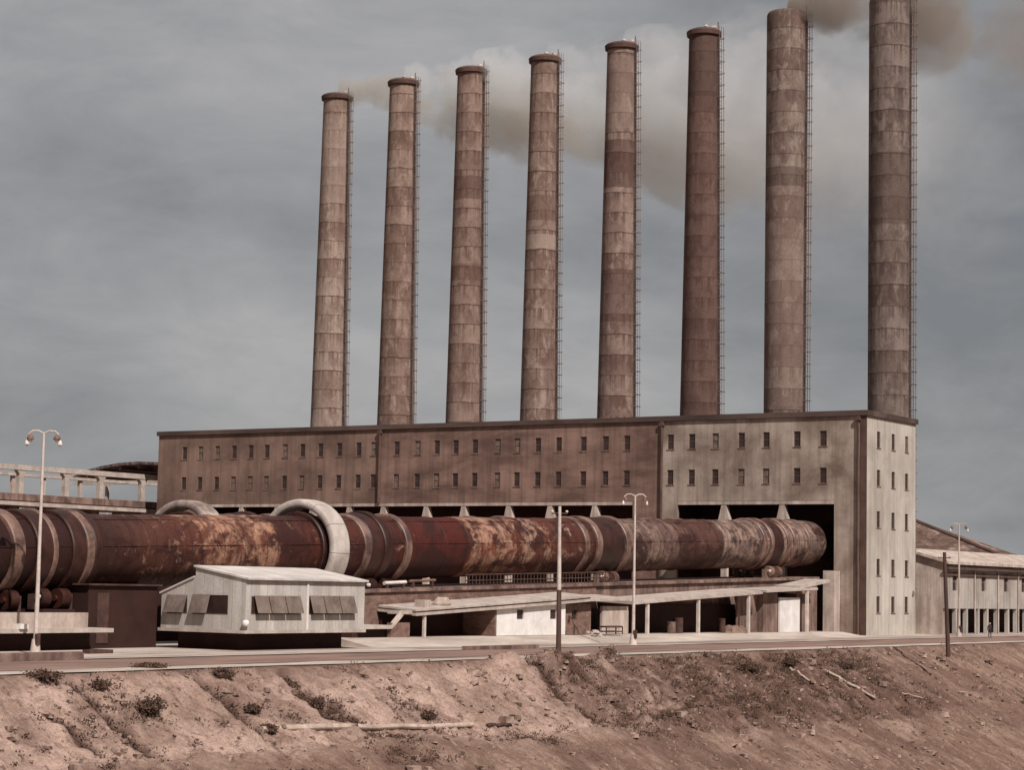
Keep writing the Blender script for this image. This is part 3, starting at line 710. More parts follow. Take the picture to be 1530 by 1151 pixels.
# ------------------------------------------------------------------ sheds along the kiln
apron = MB().hexa([(-4.4, -97, 0), (3.2, -97, 0), (3.2, -6, 0), (-4.4, -6, 0)], [(-4.4, -97, .62), (-.2, -97, .62), (-.2, -6, .5), (-4.4, -6, .5)]).build('apron', M['dust']); tag(apron, kind='structure')
XS = -1.0; XK = -4.5; GA = .62
shed = thing('workshop_shed', 'low shed with pale sloping roof, white wall with two square windows, open bay at left', 'shed', (-2.5, -69, GA))
def ypx(px, py=910): return PX(px, py, XS).y
A = [PX(622, 921, XS+.4), PX(740, 911.5, XS+.4), PX(860, 901.5, XS+.4), PX(884, 899, XS+.4), PX(944, 898, XS+.4)]
def roofstrip(pts, th, back, rise, x1=None):
    m = MB()
    for p, q_ in zip(pts[:-1], pts[1:]):
        m.hexa([(p.x, p.y, p.z), (q_.x, q_.y, q_.z), (back, q_.y, q_.z+rise), (back, p.y, p.z+rise)],
               [(p.x, p.y, p.z+th), (q_.x, q_.y, q_.z+th), (back, q_.y, q_.z+rise+th), (back, p.y, p.z+rise+th)])
    return m
roofstrip(A, .22, XK, .30).build('roof', M['pale_conc'], shed)
fas = MB()
B = [Vector((p.x+.03, p.y, p.z+.34)) for p in A[:4]]
roofstrip([Vector((p.x-.12, p.y, p.z+.23)) for p in A[:4]], .12, XK+.1, .28).build('fascia', M['dark_trim'], shed)
roofstrip([Vector((p.x-.05, p.y, p.z+.36)) for p in A[:4]], .16, XK+.1, .28).build('upper_roof', M['pale_conc'], shed)
def roofz(y):
    for p, q_ in zip(A[:-1], A[1:]):
        if p.y <= y <= q_.y or q_ is A[-1]: return p.z+(q_.z-p.z)*(y-p.y)/(q_.y-p.y)
    return A[0].z
yw0, yw1 = ypx(740), ypx(845)
def sq(px, py): c = PX(px, py, XS); return (c.y-.55, c.y+.55, c.z-.42, c.z+.42)
hs = [sq(777.5, 918.5), sq(827, 918.5)]
zt0 = min(roofz(yw0), roofz(yw1))-.02
holed_wall(0, XS, .25, yw0+.251, yw1, GA, zt0, hs).build('wall', M['white'], shed)['label'] = 'white limewashed wall with two square windows'
MB().prism([(XS, yw0+.251, zt0), (XS, yw1, zt0), (XS, yw1, roofz(yw1)+.02)], (-.25, 0, 0)).build('wall', M['white'], shed)
MB().box(XK, XS-.002, yw0, yw0+.25, GA, roofz(yw0)).build('end_wall', M['brick'], shed)
for h in hs:
    w = MB().box(XS-.2, XS-.12, h[0], h[0]+.1, h[2], h[3]).box(XS-.2, XS-.12, h[1]-.1, h[1], h[2], h[3]).box(XS-.2, XS-.12, h[0]+.1, h[1]-.1, h[3]-.1, h[3]).build('window', M['frame'], shed)
    MB().box(XS-.19, XS-.16, h[0]+.1, h[1]-.1, h[2], h[3]-.1).build('pane', M['pane'], w)
yb1 = ypx(888); h2 = sq(863, 919); h2 = (h2[0]+.1, h2[1]-.1, h2[2], h2[3])
holed_wall(0, XS-.35, .25, yw1, yb1, GA, roofz(yw1)-.05, [h2]).build('wall', M['brick'], shed)['label'] = 'brown brick wall with one small window'
w = MB().box(XS-.55, XS-.5, h2[0], h2[1], h2[2], h2[3]).build('window', M['pane'], shed)
yd0, yd1 = ypx(905), ypx(944)
MB().box(XS-.6, XS-.35, yd0, yd1, GA, roofz(yd0)-.5).build('wall', M['conc'], shed)
MB().box(XS-2.0, XS-1.8, yb1, yd0, GA, roofz(yb1)-.1).build('wall', M['brick'], shed)
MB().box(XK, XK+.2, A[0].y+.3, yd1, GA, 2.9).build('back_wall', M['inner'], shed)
for px in (632, 650):
    y = ypx(px); 
    MB().box(XS+.05, XS+.27, y-.12, y+.12, GA, roofz(y)).build('post', M['pole_pale'], shed) if px == 632 else None
# blocks standing on the left end of the roof
for px, w_, h_, lb in ((642, .9, .55, 'square concrete block on the left end of the shed roof'), (672, 1.1, .75, 'rounded rubble lump on the shed roof right of the square block')):
    y = ypx(px); z = roofz(y)+.63
    if px == 642: o = MB().box(-2.2, -1.2, y-w_/2, y+w_/2, z-.1, z+h_).build('concrete_block', M['conc'])
    else: o = MB().ball((-1.9, y, z+.1), .75, 9, .9, .35).build('rubble_lump', M['conc'])
    tag(o, lb, 'block')

cano = thing('loading_canopy', 'long low canopy with pale slab roof on thin posts, right of the pale pole', 'canopy', (-2.5, -38, GA))
C_ = [PX(947, 904, XS+.4), PX(1041, 896, XS+.4), PX(1140, 888, XS+.4)]
roofstrip(C_, .2, XK, .2).build('roof', M['pale_conc'], cano)
roofstrip([Vector((p.x-.2, p.y, p.z+.21)) for p in C_], .12, XK+.1, .22).build('upper_roof', M['pale_conc'], cano)
def cz(y):
    p, q_ = C_[0], C_[-1]; return p.z+(q_.z-p.z)*(y-p.y)/(q_.y-p.y)
for px in (967, 1043, 1118):
    y = PX(px, 925, XS+.15).y; MB().box(XS+.03, XS+.3, y-.16, y+.16, GA-.1, cz(y)).build('post', M['pole_pale'], cano)
MB().box(XK, XK+.2, C_[0].y+.3, C_[-1].y+7, .5, 3.4).build('back_wall', M['inner'], cano)
MB().box(XS-1.6, XS-1.4, PX(1120, 925, XS).y, PX(1166, 925, XS).y, .5, 4.4).build('side_wall', M['conc_dark'], cano)
gate = thing('gatehouse_porch', 'small porch with white door and flat pale roof against the front wall of the hall', 'porch', (-2.5, -15, GA))
D_ = [PX(1146, 886, XS+.3), PX(1222, 882, XS+.3)]
roofstrip(D_, .24, XK, .15).build('roof', M['pale_conc'], gate)
dy0, dy1 = PX(1165, 925, XS-.5).y, PX(1195, 925, XS-.5).y
MB().box(XS-.7, XS-.5, dy0, dy1, .5, D_[0].z-.5).build('door', M['white'], gate)
y = PX(1206, 915, XS+.15).y; MB().box(XS, XS+.26, y-.2, y+.2, .4, D_[1].z).build('post', M['pole_pale'], gate)
MB().box(XK, XS-.72, dy0-3.5, dy0-.1, .5, D_[0].z-.05).build('wall', M['conc_dark'], gate)
MB().box(XK, XS-.9, dy1+.05, PX(1222, 915, XS).y, .5, D_[0].z-.05).build('wall', M['conc_dark'], gate)
r0, r1 = PX(1196, 879, XS), PX(1240, 869.5, XS)
MB().prism([(XS, r0.y, r0.z-.1), (XS, r0.y, r0.z+.25), (XS, r1.y, r1.z+.25), (XS, r1.y, r1.z-.1)], (-3, 0, 0)).build('ramp_slab', M['pale_conc'], gate)
blk = MB().box(-4.6, -3.2, -1.6, -.1, 0, PX(1240, 853, -3.2).z).build('concrete_block', M['conc']); tag(blk, 'grey concrete block standing at the foot of the right jamb of the kiln opening', 'block')
for px, mt, lb, r_, h_ in ((1003, 'conc_dark', 'brown drum under the canopy between the first two posts', .42, 1.1), (1013, 'steel', 'dark drum under the canopy behind a shorter brown drum', .5, 1.5), (1079, 'steel', 'narrow brown drum under the canopy left of the third post', .32, 1.4)):
    p = PX(px, 940, XS-1.0); o = MB()
    o.rings([[(p.x+r*math.cos(2*math.pi*q/16), p.y+r*math.sin(2*math.pi*q/16), .58+z) for q in range(16)] for r, z in ((r_, 0), (r_+.03, .03), (r_, .06), (r_, h_*.48), (r_+.03, h_*.5), (r_, h_*.52), (r_, h_-.06), (r_+.03, h_-.02), (r_, h_), (r_-.05, h_-.02))])
    tag(o.build('drum', M[mt], None, True), lb, 'drum', 'drums under the canopy')
p = PX(1095, 946, XS-.6); m = MB(); m.ball((p.x, p.y, .55), 1.5, 12, .55, .2); tag(m.build('sand_heap', M['ground']), 'low heap of pale sand at the foot of the canopy, left of the third post', 'heap')
fr = thing('metal_rack', 'dark square metal frame on short legs standing before the pale shed wall', 'rack', tuple(PX(913, 948, .1)))
p0, p1 = PX(901, 946, .0), PX(925, 946, .0); z0, z1 = .9, PX(913, 939, 0).z+.1
for s, xx in ((0, -.35), (1, .35)):
    MB().tube([(xx, p0.y, .66), (xx, p0.y, z1)], .07, 6).tube([(xx, p1.y, .66), (xx, p1.y, z1)], .07, 6).tube([(xx, p0.y, z1), (xx, p1.y, z1)], .07, 6).tube([(xx, p0.y, z0), (xx, p1.y, z0)], .07, 6).build('frame', M['steel'], fr)
MB().box(-.35, .35, p0.y, p1.y, z1+.05, z1+.1).build('top', M['steel'], fr)
p = PX(888, 944, .2); m = MB()
for k in range(9): m.ball((p.x+random.uniform(-.4,.4), p.y+random.uniform(-.8,.8), .72+random.uniform(0,.25)), random.uniform(.15,.35), 7, .8, .4)
tag(m.build('rubble', M['pale_conc']), 'scatter of pale rubble on the ground left of the metal rack', 'rubble', kind=None)

# ------------------------------------------------------------------ loading dock far left
dock = thing('loading_dock', 'low dock with bright slab edge and pale wall, under the kiln at left', 'loading dock', (-3, -135, 0))
XD = -1.5
a, b_ = PX(0, 941, XD), PX(170, 941.5, XD)
MB().box(XD-2.5, XD, a.y-25, b_.y, b_.z-.18, b_.z+.1).build('slab', M['pale_conc'], dock)
MB().box(XD-2.3, XD-1.6, a.y-25, b_.y-.6, .05, b_.z-.19).build('base', M['inner'], dock)
c, d = PX(-5, 916, XD-1.6), PX(132, 916, XD-1.6)
MB().box(XD-2.0, XD-1.6, c.y-20, d.y, b_.z+.1, d.z).build('wall', M['conc'], dock)
e = PX(34, 940, XD); MB().box(XD-.5, XD+.15, e.y-.35, e.y+.35, b_.z+.1, b_.z+.42).build('bollard_block', M['white'], dock)

# ------------------------------------------------------------------ kerb wall along the road at left
a, b_ = PZ(-120, 984, .4), PZ(205, 981, .4)
kw = MB().box(9.2, 9.7, a.y, b_.y, 0, .52); o = kw.build('kerb_wall', M['conc_dark']); tag(o, 'low dark kerb wall along the road in front of the left lamp post', 'kerb wall')
a = PX(690, 968, 9.0); b_ = PX(800, 964, 9.0)
o = MB().box(9.0, 9.35, a.y, b_.y, .0, .32).build('kerb_wall', M['conc_dark']); tag(o, 'short dark kerb along the pavement edge left of the dark pole', 'kerb wall')
a = PX(130, 972, 3.0); b_ = PX(166, 970, 3.0)
o = MB().box(2.6, 3.2, a.y, b_.y, .0, .3).build('timber_baulk', M['pole_dark']); tag(o, 'short dark timber baulk lying on the pale ground right of the left lamp post', 'timber')

# ------------------------------------------------------------------ lamp posts and poles
def lamp(base, h, label, span=.95, mat='pole_pale', hs=1.0):
    x, y, z = base; L = thing('street_lamp', label, 'lamp post', base, 'twin headed lamp posts')
    MB().tube([(x, y, z), (x, y, z+1.4), (x, y, z+h*.5), (x, y, z+h)], [.17, .15, .11, .08], 10).build('pole', M[mat], L, True)
    MB().tube([(x, y, z), (x, y, z+.9)], [.34, .24], 10).build('base', M[mat], L, True)
    MB().box(x+.12, x+.36, y-.2, y+.05, z+.55, z+1.25).build('fuse_box', M['steel'], L)
    d = Vector((RT.x, RT.y, 0)).normalized(); d = (d*.9+Vector((0, 1, 0))*.1).normalized(); c = Vector((x, y, z+h))
    for s in (-1, 1):
        MB().tube([c-Vector((0,0,.05)), c+d*s*.35+Vector((0,0,.12)), c+d*s*.7+Vector((0,0,.1)), c+d*s*span-Vector((0,0,.12))], .06, 6).build('arm', M[mat], L, True)
        for k, (o1, dz) in enumerate(((span-.12, -.42), (span+.08, -.75))):
            e = c+d*s*o1+Vector((0, 0, dz)); r_ = (.2 if k == 0 else .13)*hs
            hd = MB().rings([[(e.x+r*math.cos(2*math.pi*q/12), e.y+r*math.sin(2*math.pi*q/12), e.z+zz) for q in range(12)] for r, zz in ((.05, .3), (r_*.8, .22), (r_*1.25, .02), (r_*1.2, -.02))]).build('lamp_head', M['steel_mid'] if k == 0 else M['pale_steel'], L, True)
            MB().ball((e.x, e.y, e.z-.05), r_*.75, 10).build('bulb', M['white'], hd, True)
def lamp_at(px, py, ptop, z, label, **kw):
    b = PZ(px, py, z); d = (b-CAM).dot(FW); h = (py-ptop)*d/F*1.0
    lamp(tuple(b), h, label, **kw)
lamp_at(52.5, 977, 646, .05, 'tall pale lamp post with twin drooping heads at the left, before the loading dock')
lamp_at(946, 964, 741, .05, 'tall pale lamp post in front of the kiln, at the workshop shed end', hs=.7)
b = PX(1433, 950, 7.0); lamp((b.x, b.y, .05), (950-783)*((b-CAM).dot(FW))/F, 'slender twin headed lamp post at the right, before the annex', mat='conc', hs=.8)
def pole(px, py, ptop, z, tilt, label, two=False):
    b = PZ(px, py, z); d = (b-CAM).dot(FW); h = (py-ptop)*d/F
    o = thing('utility_pole', label, 'pole', (b.x, b.y, b.z-.6)); rt = Vector((RT.x, RT.y, 0)).normalized()
    t = b + rt*tilt + Vector((0, 0, h))
    if two:
        k = b.lerp(t, .45)
        MB().tube([b-Vector((0,0,.6)), k], [.19, .17], 10).build('footing', M['pole_dark'], o, True)
        MB().tube([k-Vector((0,0,.1)), t], [.155, .11], 10).build('shaft', M['pole_pale'], o, True)
    else:
        MB().tube([b-Vector((0,0,.6)), t], [.2, .15], 10).build('shaft', M['pole_dark'], o, True)
    m = MB(); m.tube([t-rt*.55-Vector((0,0,.5)), t+rt*.55-Vector((0,0,.5))], .05, 6); m.build('crossarm', M['steel'], o)
    ins = MB()
    for s in (-.5, .5): ins.ball(t+rt*s-Vector((0,0,.36)), .1, 8)
    ins.build('insulator', M['pale_steel'], o, True)
pole(834.5, 985, 757, 0, -.1, 'thin utility pole, pale above and dark below, in front of the white shed wall', True)
pole(1417, 972, 826, 0, -.35, 'dark tarred timber pole in front of the annex at the right')

# ------------------------------------------------------------------ elevated runway, far left
XR = -113.5
rw = thing('crane_runway', 'elevated concrete runway with pale posts, running up to the left end of the hall', 'crane runway', (XR, -12, 0))
zt_, zd_ = 19.55, 16.0
MB().box(XR-1.0, XR, -60, 40, zt_-.35, zt_+.35).build('top_beam', M['pale_conc'], rw)
MB().box(XR-7, XR, -60, 40, zd_-.9, zd_).build('deck', M['conc_dark'], rw)
MB().box(XR-7, XR+.35, -60, 40, zd_-1.6, zd_-1.1).build('ledge', M['pale_conc'], rw)
MB().box(XR-.3, XR-.05, -60, 40, zd_-1.1, zd_-.9).build('girder', M['steel'], rw)
for px in (-40, 33, 101, 153, 215):
    y = PX(px, 725, XR).y
    k = MB().box(XR-.75, XR-.1, y-.4, y+.4, zd_, zt_-.35); k.hexa([(XR-.75, y-.4, zt_-.9), (XR-.1, y-.4, zt_-.9), (XR-.1, y+.4, zt_-.9), (XR-.75, y+.4, zt_-.9)], [(XR-.77, y-.9, zt_-.36), (XR-.08, y-.9, zt_-.36), (XR-.08, y+.9, zt_-.36), (XR-.77, y+.9, zt_-.36)])
    k.build('post', M['pale_conc'], rw)
    MB().box(XR-5.5, XR-1, y-.6, y+.6, 0, zd_-1.6).build('pillar', M['conc_dark'], rw)
for px in (19, 65, 120):
    y = PX(px, 725, XR-6.5).y; MB().box(XR-6.8, XR-6.3, y-.25, y+.25, zd_, zt_-.8).build('rear_post', M['conc'], rw)
MB().box(XR-7, XR-6, -60, 40, zt_-.8, zt_-.4).build('rear_beam', M['pale_conc'], rw)
can = thing('curved_roof', 'dark low curved ribbed roof beyond the runway beside the left end of the hall', 'roof', (-128, 30, 0))
pts = []
yy = 32.0
for px, py in ((108, 713), (128, 703), (150, 697), (178, 692), (205, 690), (240, 691), (275, 696), (310, 705)): pts.append(PY(px, py, yy))
m = MB(); top = pts; bot = [p-Vector((0, 0, .45)) for p in pts]
m.rings([[tuple(p) for p in top]+[tuple(p) for p in reversed(bot)], [tuple(p+Vector((0, 24, .6))) for p in top]+[tuple(p+Vector((0, 24, .6))) for p in reversed(bot)]])
m.build('shell', M['thatch'], can)
m = MB()
for p in pts[1:]:
    m.box(p.x-.2, p.x+.2, yy+.3, yy+23, p.z-1.1, p.z-.5)
m.build('ribs', M['thatch'], can)
MB().box(pts[0].x, pts[-1].x, yy+.1, yy+.6, pts[0].z-1.35, pts[0].z-.75).build('tie_beam', M['pale_conc'], can)
for p in (pts[0], pts[2], pts[-1]): MB().box(p.x+.3, p.x+.8, yy+1, yy+1.5, 0, pts[0].z-.6).build('post', M['conc'], can)

# ------------------------------------------------------------------ annex and old hall at right
XA = 2.2
y0 = PX(1413, 846, XA).y
ann = thing('annex', 'pale annex with open ground floor on posts and low pale roof at right edge', 'annex building', (XA-5, y0+30, 0))
zA0, zA1 = PX(1415, 910, XA).z, PX(1415, 842, XA).z
YE = y0+90
wpx = [1427, 1470, 1503.5, 1529.5, 1551, 1570, 1586]; aw = []
for px in wpx:
    c = PX(px, 872, XA); aw.append((c.y-.8, c.y+.8, zA0+2.2, zA0+4.4))
holed_wall(0, XA, .35, y0, YE, zA0, zA1, aw).build('wall', M['annex_wall'], ann)
for h in aw:
    w = MB().box(XA-.3, XA-.2, h[0], h[0]+.15, h[2], h[3]).box(XA-.3, XA-.2, h[1]-.15, h[1], h[2], h[3]).box(XA-.3, XA-.2, h[0]+.15, h[1]-.15, (h[2]+h[3])/2-.06, (h[2]+h[3])/2+.06).build('window', M['conc_dark'], ann)
    MB().box(XA-.28, XA-.24, h[0]+.15, h[1]-.15, h[2], h[3]).build('pane', M['pane'], w)
zr = PY(1370, 829, y0).z; xr = PY(1370, 829, y0).x
sl = (zr-zA1)/(XA-xr)
xl = XA-5.2
MB().prism([(xl, y0, 0), (XA-.36, y0, 0), (XA-.36, y0, zA1+sl*.3), (xl, y0, zA1+sl*5.2)], (0, .3, 0)).build('end_wall', M['conc'], ann)
MB().prism([(xl, y0-.4, zA1+sl*5.2+.05), (XA+.6, y0-.4, zA1-.6*sl+.05), (XA+.6, y0-.4, zA1-.6*sl+.4), (xl, y0-.4, zA1+sl*5.2+.4)], (0, YE-y0+.8, 0)).build('roof', M['conc'], ann)
MB().box(XA, XA+.62, y0-.45, YE+.4, zA1-.75, zA1-.45).build('gutter', M['dark_trim'], ann)
MB().box(XA+.02, XA+.2, y0, YE, zA1-1.5, zA1-1.2).build('cornice', M['dark_trim'], ann)
y = y0+.2; k = 0
while y < YE:
    MB().box(XA-.5, XA-.02, y, y+.5, 0, zA0).build('column', M['annex_wall'], ann); y += 3.1+.4*(k % 3); k += 1
MB().box(XA-5, XA-4.7, y0+.4, YE, 0, zA0).build('inner_wall', M['inner'], ann)
for px in (1455, 1490, 1520):
    y = PX(px, 880, XA).y; MB().tube([(XA+.15, y, 0), (XA+.15, y, zA1-.6)], .09, 6).build('downpipe', M['conc'], ann, True)
old = thing('old_storage_hall', 'large weathered brown roofed hall sloping down behind the annex at the right', 'storage hall', (-20, 130, 0))
Yh = 105.0
ra = PY(1366, 777, Yh+12); rb_ = PY(1497, 823, Yh+12); zb = PY(1440, 826, Yh).z - 1.0
xl = ra.x-46; xm = ra.x
slp = (ra.z-rb_.z)/(rb_.x-ra.x); xe = xm+(ra.z-zb)/slp
ridge = [(xl, Yh+30, ra.z), (xm, Yh+30, ra.z)]
rm = MB()
P00, P10, P11, P01 = (xl-18, Yh, zb), (xe, Yh+2, zb), (xe, Yh+14, zb), (xl-18, Yh+24, zb)
R0 = (xl, Yh+11.8, ra.z-.05); R1 = (xm, Yh+11.8, ra.z-.05); R2 = (xm, Yh+12.2, ra.z); R3 = (xl, Yh+12.2, ra.z)
rm.quad(P00, P10, R1, R0); rm.quad(P10, P11, R2, R1); rm.quad(P11, P01, R3, R2); rm.quad(P01, P00, R0, R3); rm.quad(R0, R1, R2, R3); rm.quad(P01, P11, P10, P00)
rm.build('roof', M['tile'], old)
MB().tube([R1, Vector(P10)+Vector((.3, -.1, 0))], .32, 6).tube([R0, R1], .32, 6).build('ridge_caps', M['dark_trim'], old)
MB().box(P00[0], P10[0]+.5, Yh-.4, Yh+2.2, zb-.45, zb-.02).build('eaves', M['dark_trim'], old)
MB().box(xl-17, xe-1, Yh+2.6, Yh+13, 0, zb-.01).build('wall', M['brown_wall'], old)
# ------------------------------------------------------------------ person by the annex
def person():
    b = PZ(1479, 954, .05); px_, py_, pz_ = b
    P = thing('person', 'person in dark work clothes standing by the open ground floor of the annex', 'person', tuple(b))
    J = {'pel': (0,0,.95), 'ch': (0,.02,1.3), 'nk': (0,.02,1.48), 'hd': (0,.0,1.58), 'ht': (0,0,1.7)}
    V = [(0,0,.95), (0,.02,1.15), (0,.02,1.36), (0,.01,1.48), (0,0,1.58), (0,0,1.70)]
    Rr = [.15, .15, .16, .06, .095, .08]; Ed = [(0,1), (1,2), (2,3), (3,4), (4,5)]
    for s in (-1, 1):
        n = len(V); V += [(s*.1,0,.88), (s*.12,.02,.5), (s*.13,0,.09), (s*.14,-.14,.045)]; Rr += [.1,.068,.048,.04]
        Ed += [(0,n), (n,n+1), (n+1,n+2), (n+2,n+3)]
        n = len(V); V += [(s*.2,.02,1.4), (s*.26,.03,1.12), (s*.27,-.05,.88), (s*.27,-.07,.8)]; Rr += [.065,.048,.036,.036]
        Ed += [(2,n), (n,n+1), (n+1,n+2), (n+2,n+3)]
        h = n+3
        for q, (dx, dy, l) in enumerate(((-.025,-.02,.075), (-.008,-.025,.085), (.008,-.025,.08), (.024,-.02,.065), (s*-.03,-.05,.04))):
            m_ = len(V); V += [(s*.27+dx,-.07+dy,.8-l*.6), (s*.27+dx,-.08+dy,.8-l)]; Rr += [.0095,.0085]; Ed += [(h,m_), (m_,m_+1)]
    me = bpy.data.meshes.new('body'); me.from_pydata(V, Ed, []); 
    o = bpy.data.objects.new('body', me); col.objects.link(o); o.parent = P
    md = o.modifiers.new('Skin', 'SKIN'); me.skin_vertices[0].data[0].use_root = True
    for i, r_ in enumerate(Rr): me.skin_vertices[0].data[i].radius = (r_, r_)
    o.modifiers.new('Subsurf', 'SUBSURF').levels = 2; o.modifiers['Subsurf'].render_levels = 2
    me.materials.append(M['cloth'])
    W[P] = Vector(b)
    off = Vector(b)
    hd = MB().ball(off+Vector((0, -.015, 1.62)), .112, 14, 1.15).build('face', M['skin'], P, True)
    MB().ball(off+Vector((0, .02, 1.67)), .115, 12, .9).build('hair', M['hair'], P, True)
    MB().prism([off+Vector((-.012,-.125,1.64)), off+Vector((.012,-.125,1.64)), off+Vector((.014,-.125,1.6)), off+Vector((-.014,-.125,1.6))], (0, -.02, -.005)).build('nose', M['skin'], P)
    P.rotation_euler = (0, 0, R(40))
person()

# ------------------------------------------------------------------ things on the bank
def log(px0, py0, px1, py1, r_, label, name='log', mat='log', lift=1.15):
    a, b = hit(px0, py0), hit(px1, py1); n = 9; pts = []; rad = []
    for i in range(n):
        p = a.lerp(b, i/(n-1)); p.z = tz(p.x, p.y)*.35 + p.z*.65 + r_*lift
        p += Vector((0, 0, random.uniform(-.03, .03))); pts.append(p); rad.append(r_*(1.05-.3*i/n)*random.uniform(.93, 1.07))
    o = MB().tube(pts, rad, 9).build(name, M[mat], None, True); tag(o, label, 'log' if name == 'log' else 'plank'); return o
log(390, 1099, 705, 1091, .2, 'long bleached log lying along the foot of the bank')
log(728, 1090, 760, 1088, .14, 'short dark log just beyond the right end of the long log', mat='pole_dark')
log(1236, 1008, 1308, 1048, .13, 'long pale pole lying down the bank slope at the right', name='fallen_pole', lift=1.6)
log(1180, 1003, 1212, 1024, .11, 'short pale pole lying on the bank left of the long one', name='fallen_pole', lift=1.6)
log(1330, 1032, 1384, 1048, .07, 'thin pale stick on the bank right of the long fallen pole', name='fallen_pole', lift=1.6)
def shrub(px, py, w, h, label, seed):
    random.seed(seed); b = hit(px, py); o = thing('shrub', label, 'shrub', tuple(b), 'dry dark shrubs on the bank')
    tw = MB(); lf = MB()
    for k in range(int(16+w*16)):
        a = random.uniform(0, 2*math.pi); rr = math.sqrt(random.random())*w*.5; z = h*random.uniform(.45, 1)*(1-.5*(rr/(w*.5))**2)
        e = b+Vector((math.cos(a)*rr, math.sin(a)*rr, z)); mdl = b.lerp(e, .5)+Vector((random.uniform(-.1,.1), random.uniform(-.1,.1), .05))
        tw.tube([b+Vector((math.cos(a)*rr*.2, math.sin(a)*rr*.2, -.15)), mdl, e], [.022, .016, .008], 4)
        for q in range(34):
            c = b.lerp(e, random.uniform(.35, 1.05))+Vector((random.gauss(0,.11), random.gauss(0,.11), random.gauss(0,.09)))
            s = random.uniform(.04, .1); d1 = Vector((random.gauss(0,1), random.gauss(0,1), random.gauss(0,1))).normalized(); d2 = d1.orthogonal().normalized()
            lf.quad(c-d1*s, c-d2*s*.5, c+d1*s, c+d2*s*.5)
    tw.build('stems', M['twig'], o); lf.build('foliage', M['leaf'], o)
SH = [(222, 1068, 1.9, 1.1, 'dense dark shrub alone on the pale slope at the left, biggest on the bank'),
      (150, 1030, 1.0, .4, 'low dark shrub at the head of the narrow gully left of the biggest shrub'),
      (330, 1012, 1.6, .4, 'flat dark shrub at the crest above the wide dark gully'),
      (378, 1066, .9, .5, 'dark shrub in the lower part of the wide dark gully'),
      (402, 1094, 1.0, .4, 'dark shrub touching the left end of the long log'),
      (472, 1056, .75, .45, 'small lone dark tuft on the bare slope right of the wide gully'),
      (640, 1074, .9, .45, 'dark shrub above the right half of the long log'),
      (1120, 1004, 1.6, .8, 'shrub near the crest left of the fallen poles'),
      (1180, 996, 1.1, .9, 'upright shrub on the crest just above the short fallen pole'),
      (1262, 1000, 1.8, .7, 'wide shrub at the crest above the long fallen pole'),
      (64, 1014, 2.0, .35, 'flat dark shrub on the crest at the far left'),
      (222, 1000, 2.2, .25, 'low wide shrub on the crest beside the end of the kerb wall')]
for i, s in enumerate(SH): shrub(*s, 100+i)
random.seed(3)
# loose clods and stones, dry grass: beyond counting
ck = MB()
for k in range(3600):
    Y = random.uniform(-165, -25); u = random.betavariate(1.0, 2.0)*20; X = float(crest(np.array(Y)))+u
    if random.random() > (.9 if -108 < Y < -60 else .45): continue
    s = min(.5, random.lognormvariate(-2.2, .6)); z = tz(X, Y)
    ck.ball((X, Y, z+s*.25), s, 6, random.uniform(.5, .9), .6)
o = ck.build('clods', M['rock']); tag(o, 'loose clods and stones strewn over the earth bank', 'stones', kind='stuff')
gr = MB()
for k in range(3200):
    Y = random.uniform(-168, -10); u = random.uniform(-.6, 21)
    if vnoise(np.array(Y*.35), np.array(u*.5), 77) < -.02: continue
    X = float(crest(np.array(Y)))+u; z = tz(X, Y)
    for q in range(9):
        a = random.uniform(0, 6.28); l = random.uniform(.08, .3); c = Vector((X+random.gauss(0,.12), Y+random.gauss(0,.12), z-.03)); d = Vector((math.cos(a)*.45, math.sin(a)*.45, 1)).normalized()*l; t = Vector((-math.sin(a), math.cos(a), 0))*.014
        n = len(gr.v); gr.v += [tuple(c-t), tuple(c+t), tuple(c+d)]; gr.f.append((n, n+1, n+2))
o = gr.build('dry_grass', M['straw']); tag(o, 'dry grass tufts thinly covering the earth bank', 'grass', kind='stuff')

wd = MB(); cnt = 0
while cnt < 2300:
    Y = random.uniform(-160, -30); u = random.uniform(-.2, 10); X = float(crest(np.array(Y)))+u
    z, dk_, sc_, pa_ = terr(np.array(X), np.array(Y), True)
    if random.random() > max(float(dk_)*1.0, float(sc_)*.6, .02) or (dk_ < .5 and vnoise(np.array(X*.7), np.array(Y*.7), 91) < -.05): continue
    cnt += 1; z = float(z); R_ = random.uniform(.15, .5)
    for q in range(16):
        c = Vector((X+random.gauss(0, R_*.6), Y+random.gauss(0, R_*.6), 0)); c.z = z+random.random()*R_*.7
        s_ = random.uniform(.04, .1); d1 = Vector((random.gauss(0,1), random.gauss(0,1), random.gauss(0,1.2))).normalized(); d2 = d1.orthogonal().normalized()
        wd.quad(c-d1*s_, c-d2*s_*.5, c+d1*s_, c+d2*s_*.5)
o = wd.build('weeds', M['leaf']); tag(o, 'low dark dry weeds in the gullies and scrubby patches of the bank', 'weeds', kind='stuff')

